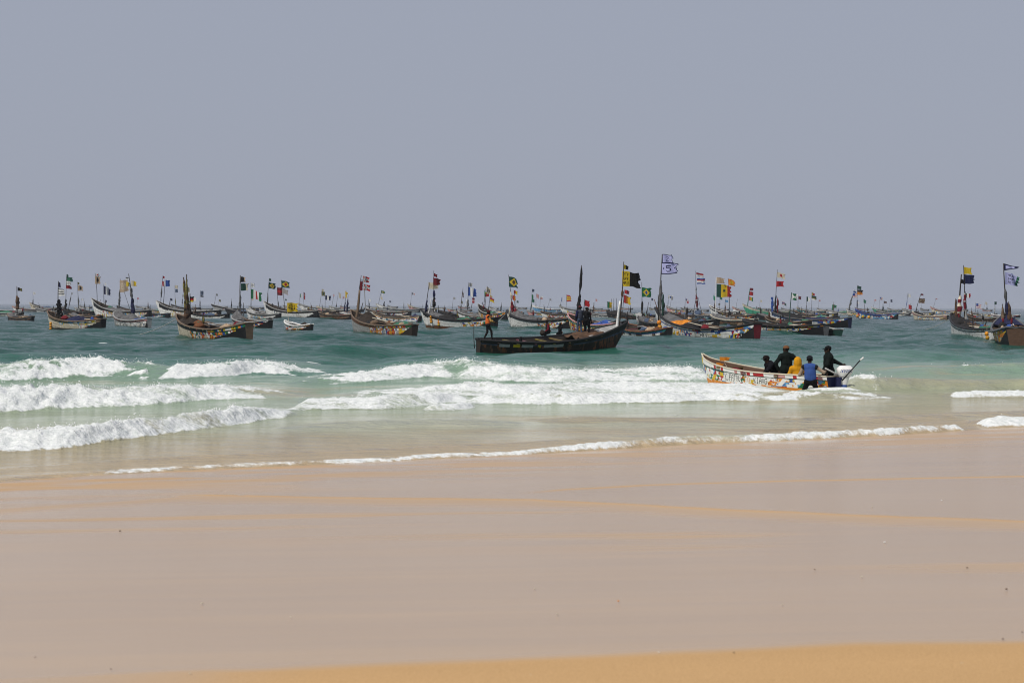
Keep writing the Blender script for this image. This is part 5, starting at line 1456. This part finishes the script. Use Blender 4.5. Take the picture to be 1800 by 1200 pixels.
def blob(name, label, cat, c, rx, rz, col, parent=None, seed=3, mat='rag'):
    th = np.linspace(0, math.pi, 10); ph = np.linspace(0, 2 * math.pi, 14, endpoint=False)
    T, Q = np.meshgrid(th, ph, indexing='ij')
    k = .82 + .36 * vnoise(T * 2.2 + seed, np.cos(Q) * 2 + np.sin(Q) + seed, seed)
    V = np.stack([rx * k * np.sin(T) * np.cos(Q), rx * k * np.sin(T) * np.sin(Q), rz * k * np.cos(T)], -1).reshape(-1, 3)
    F = [(i * 14 + j, i * 14 + (j + 1) % 14, (i + 1) * 14 + (j + 1) % 14, (i + 1) * 14 + j)[::-1] for i in range(9) for j in range(14)]
    if parent is None:
        o = part(name, (V, F), col, None, mat, True); o.location = c; tag(o, label, cat)
    else:
        o = part(name, (V + np.array(c), F), col, parent, mat, True)
    return o
blob('net_bundle', 'dark round bundle on the far rail of the dark boat, left of the seated crew', 'bundle', cb_at(954, 585, .5) + np.array([0, .7, 0]), .17, .17, 'dw')
V, F = tube([(2.62, -.30 * 1, .45), (2.62, -.30, .80), (2.62, -.30, .95)], [.09, .10, .085], 10)
part('bollard', (V, F), 'k', CB.root)
# silhouette standing in the striped flag boat
pz = at_depth(104, 545, side_depth(B6, .72) + 1.0)
person('person in dark clothes sitting up in the striped flag boat at left', pz, R(-30), (-.03, 0, 1), [(-.25, -.1, .05), (.28, -.12, .05)], [(-.15, .25, -.45), (.15, .25, -.45)], look=(1, -.3, 0), top='dk', legs='dk', bulk=1.15, scale=1.35, hood='k')

# ================================================================== the painted boat coming through the surf
NB = boat(N, 'bright painted open boat launching through the surf with four people aboard, lettered side', (1234, 627), (1471, 690), 6.5,
     Sy(clean=1, base='w', pal='gay', tpal='rw', cell=.20, nb=4, dens=.97, mrange=(0, .96), top='w', trange=(0, .93), line='dg', rail='c', railr=.026, inside='br', thw='wd', low=.20, bot='o', wedge=.0001, stern='nb', bowc='y', bows=.975,
        text=[('K.FATOU', .710, .575, .30, .70, 'k', .06), ('CO', .545, .500, .34, .66, 'o', 0), ('KIANG', .475, .375, .28, .68, 'k', .06)]), [
    Pl((1281, 650), (1269, 629), [(1265, 627, 17, 7, 's:o'), (1259, 637, 12, 5, 's:o')], th=.014, col='c', s=.78)],
     detail=4, heel=-1, beam=1.5, free=.50, hstern=.50, thw=4, floor=-.20, mat='fresh', bowfin=.10, sternw=.62, group='boats working in the surf')
NB.root['group'] = 'boats working in the surf'
def nb_at(px, py, dy=0.0):
    s_ = (1471 - px) / 237.0
    return at_depth(px, py, float(NB.S[1] + (NB.B[1] - NB.S[1]) * s_) + dy)
blob('net_heap', 'dark net heap in the bow of the bright painted boat', 'net', nb_at(1262, 647), .26, .16, 'dk', None, 7)
blob('cloth_heap', 'dark red cloth heap behind the bow of the bright painted boat', 'cloth', nb_at(1294, 652), .20, .13, 'dr', None, 9)
pz = nb_at(1370, 654, .15)
person('person in dark jacket and cap leaning over the side of the bright painted boat', pz, R(195), (-.40, -.12, .27), [(-.62, -.28, -.06), (-.50, .12, -.05)], [(.12, .15, -.70), (.22, -.05, -.70)],
       look=(-1, -.1, -.1), top=(.009, .009, .012), legs='k', cap=((.012, .008, .008), True), bulk=1.2, knee=[(-1, 0, 0), (-1, 0, 0)], elbow=[(.2, -.3, .2), (.2, .3, .2)])
pz = nb_at(1383, 650, .05)
person('person in long dark green raincoat standing upright, back to the beach, brown cap', pz, R(100), (-.02, .02, 1), [(-.28, -.06, -.02), (.24, -.10, .12)], [(-.12, .02, -.80), (.12, .04, -.80)],
       look=(-.7, .7, 0), top=(.007, .011, .009), legs='k', coat=.55, bulk=1.28, cap=((.16, .075, .035), False), elbow=[(-.5, 0, -.3), (.9, -.1, -.1)])
pz = nb_at(1403, 672, .0)
person('person in yellow hooded oilskin sitting in the bright painted boat', pz, R(85), (-.02, .10, 1), [(-.25, .22, .0), (.25, .22, .0)], [(-.15, .50, -.10), (.15, .50, -.10)],
       look=(.3, 1, 0), top=(.58, .27, .012), legs='dk', bulk=1.22, hood=(.58, .27, .012), coat=.25)
pz = at_depth(1425, 670, float(NB.S[1]) - .55)
person('person in blue vest and dark trousers wading behind the bright painted boat, pushing it', pz, R(70), (-.05, .10, 1), [(-.18, .42, .20), (.50, .20, .30)], [(-.30, -.10, -.78), (.34, .05, -.78)],
       look=(.2, 1, 0), top='dk', legs='k', sleeves=(.36, .27, .20), vest=(.038, .082, .26), cap=((.012, .014, .018), False), elbow=[(-.3, 0, -.5), (.3, -.3, -.3)], knee=[(-.3, .8, .2), (.4, .8, .2)])
pz = nb_at(1456, 652, .10)
person('person in black raincoat and peaked cap standing at the outboard motor', pz, R(185), (.0, .0, 1), [(-.10, -.30, -.05), (.60, -.06, .12)], [(-.14, .02, -.78), (.16, .02, -.78)],
       look=(-1, .15, -.05), top=(.006, .009, .008), legs='k', coat=.45, bulk=1.34, cap=('k', True), elbow=[(-.4, -.3, -.4), (.1, -.1, -.1)])

# outboard motor: cowling, midsection, clamp, gear case
mo = empty('outboard_motor', (0, 0, 0))
tag(mo, 'white and blue outboard motor on the stern of the bright painted boat', 'outboard motor')
M0 = at_depth(1484, 648, float(NB.S[1]) - .05)
mo.location = (M0[0], M0[1], -.15)
def loft(secs, k=16, p=3.0):
    V = []; F = []
    ang = np.linspace(0, 2 * math.pi, k, endpoint=False)
    for (x, y, z, rx, ry) in secs:
        c, s_ = np.cos(ang), np.sin(ang)
        q = (np.abs(c) ** p + np.abs(s_) ** p) ** (-1 / p)
        V.append(np.stack([x + rx * c * q, y + ry * s_ * q, z + 0 * c], -1))
    n = len(secs)
    for i in range(n - 1):
        for j in range(k): F.append((i * k + j, i * k + (j + 1) % k, (i + 1) * k + (j + 1) % k, (i + 1) * k + j))
    F.append(tuple(range(k))[::-1]); F.append(tuple((n - 1) * k + j for j in range(k)))
    return np.concatenate(V), F
z0 = M0[2] + .15
def cowl_col(c):
    col = np.tile(np.array(CC['w']), (len(c), 1))
    band = (c[:, 2] > z0 - .12) & (c[:, 2] < z0 - .02) & (np.sin(c[:, 0] * 105 + c[:, 2] * 30) > .0) & (c[:, 0] > -.16) & (c[:, 0] < .2)
    col[band] = (.03, .06, .25)
    return col
secs = [(.0 + .03 * t, 0, z0 - .24 + .34 * t, (.17 + .085 * math.sin(min(1, t * 1.6) * 1.4)) * (1 - .35 * max(0, t - .72) / .28), (.15 + .05 * math.sin(t * 2.6)) * (1 - .4 * max(0, t - .72) / .28)) for t in np.linspace(0, 1, 34)]
part('cowling', loft(secs, 64), cowl_col, mo, 'fresh', True)
def mid_col(c):
    col = np.tile(np.array(CC['w']), (len(c), 1))
    col[(np.sin(c[:, 2] * 26) > .75)] = (.05, .12, .42); return col
part('midsection', loft([(.0, 0, z0 - .23, .17, .13), (.0, 0, z0 - .30, .15, .12), (-.01, 0, z0 - .50, .10, .08), (-.02, 0, z0 - .72, .085, .06), (-.02, 0, z0 - .82, .09, .05)], 18), mid_col, mo, 'fresh', True)
part('gear_case', loft([(-.04, 0, z0 - .82, .13, .05), (.06, 0, z0 - .86, .19, .055), (.06, 0, z0 - .92, .17, .05), (.0, 0, z0 - 1.02, .06, .03)], 14), (.30, .32, .38), mo, 'fresh', True)
part('anti_ventilation_plate', box((.10, 0, z0 - .80), (.42, .22, .02)), (.10, .11, .16), mo, 'fresh')
part('clamp_bracket', merge([box((-.20, 0, z0 - .45), (.14, .30, .36)), box((-.14, 0, z0 - .30), (.2, .22, .08))]), 'nb', mo, 'fresh')
V, F = tube([(-.08, 0, z0 - .22), (-.30, -.04, z0 - .14), (-.62, -.06, z0 + .02)], [.03, .028, .024], 8)
part('tiller', (V, F), 'lg', mo, 'fresh', True)
a = at_depth(1480, 669, float(NB.S[1]) - .25); c = at_depth(1512, 633, float(NB.S[1]) - .35)
V, F = tube(np.array([a, (a + c) / 2, c]) - a, [.022, .02, .018], 8)
o = part('steering_pole', (V, F), 'k', None, 'fresh', True); o.location = a
tag(o, 'black pole with pale tip slanting up beside the outboard motor', 'pole')
c2 = at_depth(1518, 628, float(NB.S[1]) - .35)
V, F = tube(np.array([c, c2]) - a, [.022, .026], 8)
part('pole_tip', (V, F), 'w', o, 'fresh', True)

# ================================================================== pebbles and shell bits on the wet sand
PEB = [(355, 1063, 'c'), (511, 1087, 'c'), (211, 935, 'wd'), (940, 1037, 'c'), (979, 1082, 'c'), (1087, 1059, 'o'), (1375, 1065, 'c'), (1158, 1149, 'w'), (1555, 955, 'w'), (1533, 893, 'c'), (1432, 1003, 'wd'),
       (1700, 1000, 'wd'), (1769, 1038, 'br'), (1763, 1126, 'br'), (1797, 1114, 'dk'), (1691, 1169, 'c'), (1558, 1160, 'wd'), (62, 1158, 'wd'), (195, 1179, 'br'), (334, 1187, 'c'), (85, 1194, 'c'), (1655, 881, 'w'), (1290, 1150, 'wd'), (1515, 1016, 'c'), (933, 1189, 'c')]
for k, (x, y, c) in enumerate(PEB):
    p = at_sand(x, y)
    r_ = 2.0 * p[1] / F_PX * RNG.uniform(.7, 1.15)
    o = blob('pebble', 'small pebble or shell fragment lying on the wet sand', 'pebble', p + np.array([0, 0, r_ * .25 + .012]), r_, r_ * .55, c, None, k + 2)
    o['group'] = 'pebbles and shell bits on the sand'

# ================================================================== haze over the sea
hv, hf = box((0, 3120, 4.6), (8200, 6300, 15.2))
me = bpy.data.meshes.new('haze'); me.from_pydata(hv.tolist(), [], hf)
hz = bpy.data.objects.new('haze', me); COL.objects.link(hz)
hm = bpy.data.materials.new('haze'); hm.use_nodes = True
hn = hm.node_tree
for n_ in list(hn.nodes):
    if n_.type != 'OUTPUT_MATERIAL': hn.nodes.remove(n_)
pv = hn.nodes.new('ShaderNodeVolumePrincipled')
pv.inputs['Color'].default_value = (.80, .86, .95, 1)
pv.inputs['Density'].default_value = 0.00014
pv.inputs['Anisotropy'].default_value = 0.0
hn.links.new(pv.outputs[0], hn.nodes['Material Output'].inputs['Volume'])
me.materials.append(hm)
tag(hz, 'thin dusty haze hanging over the sea', 'haze', kind='stuff')
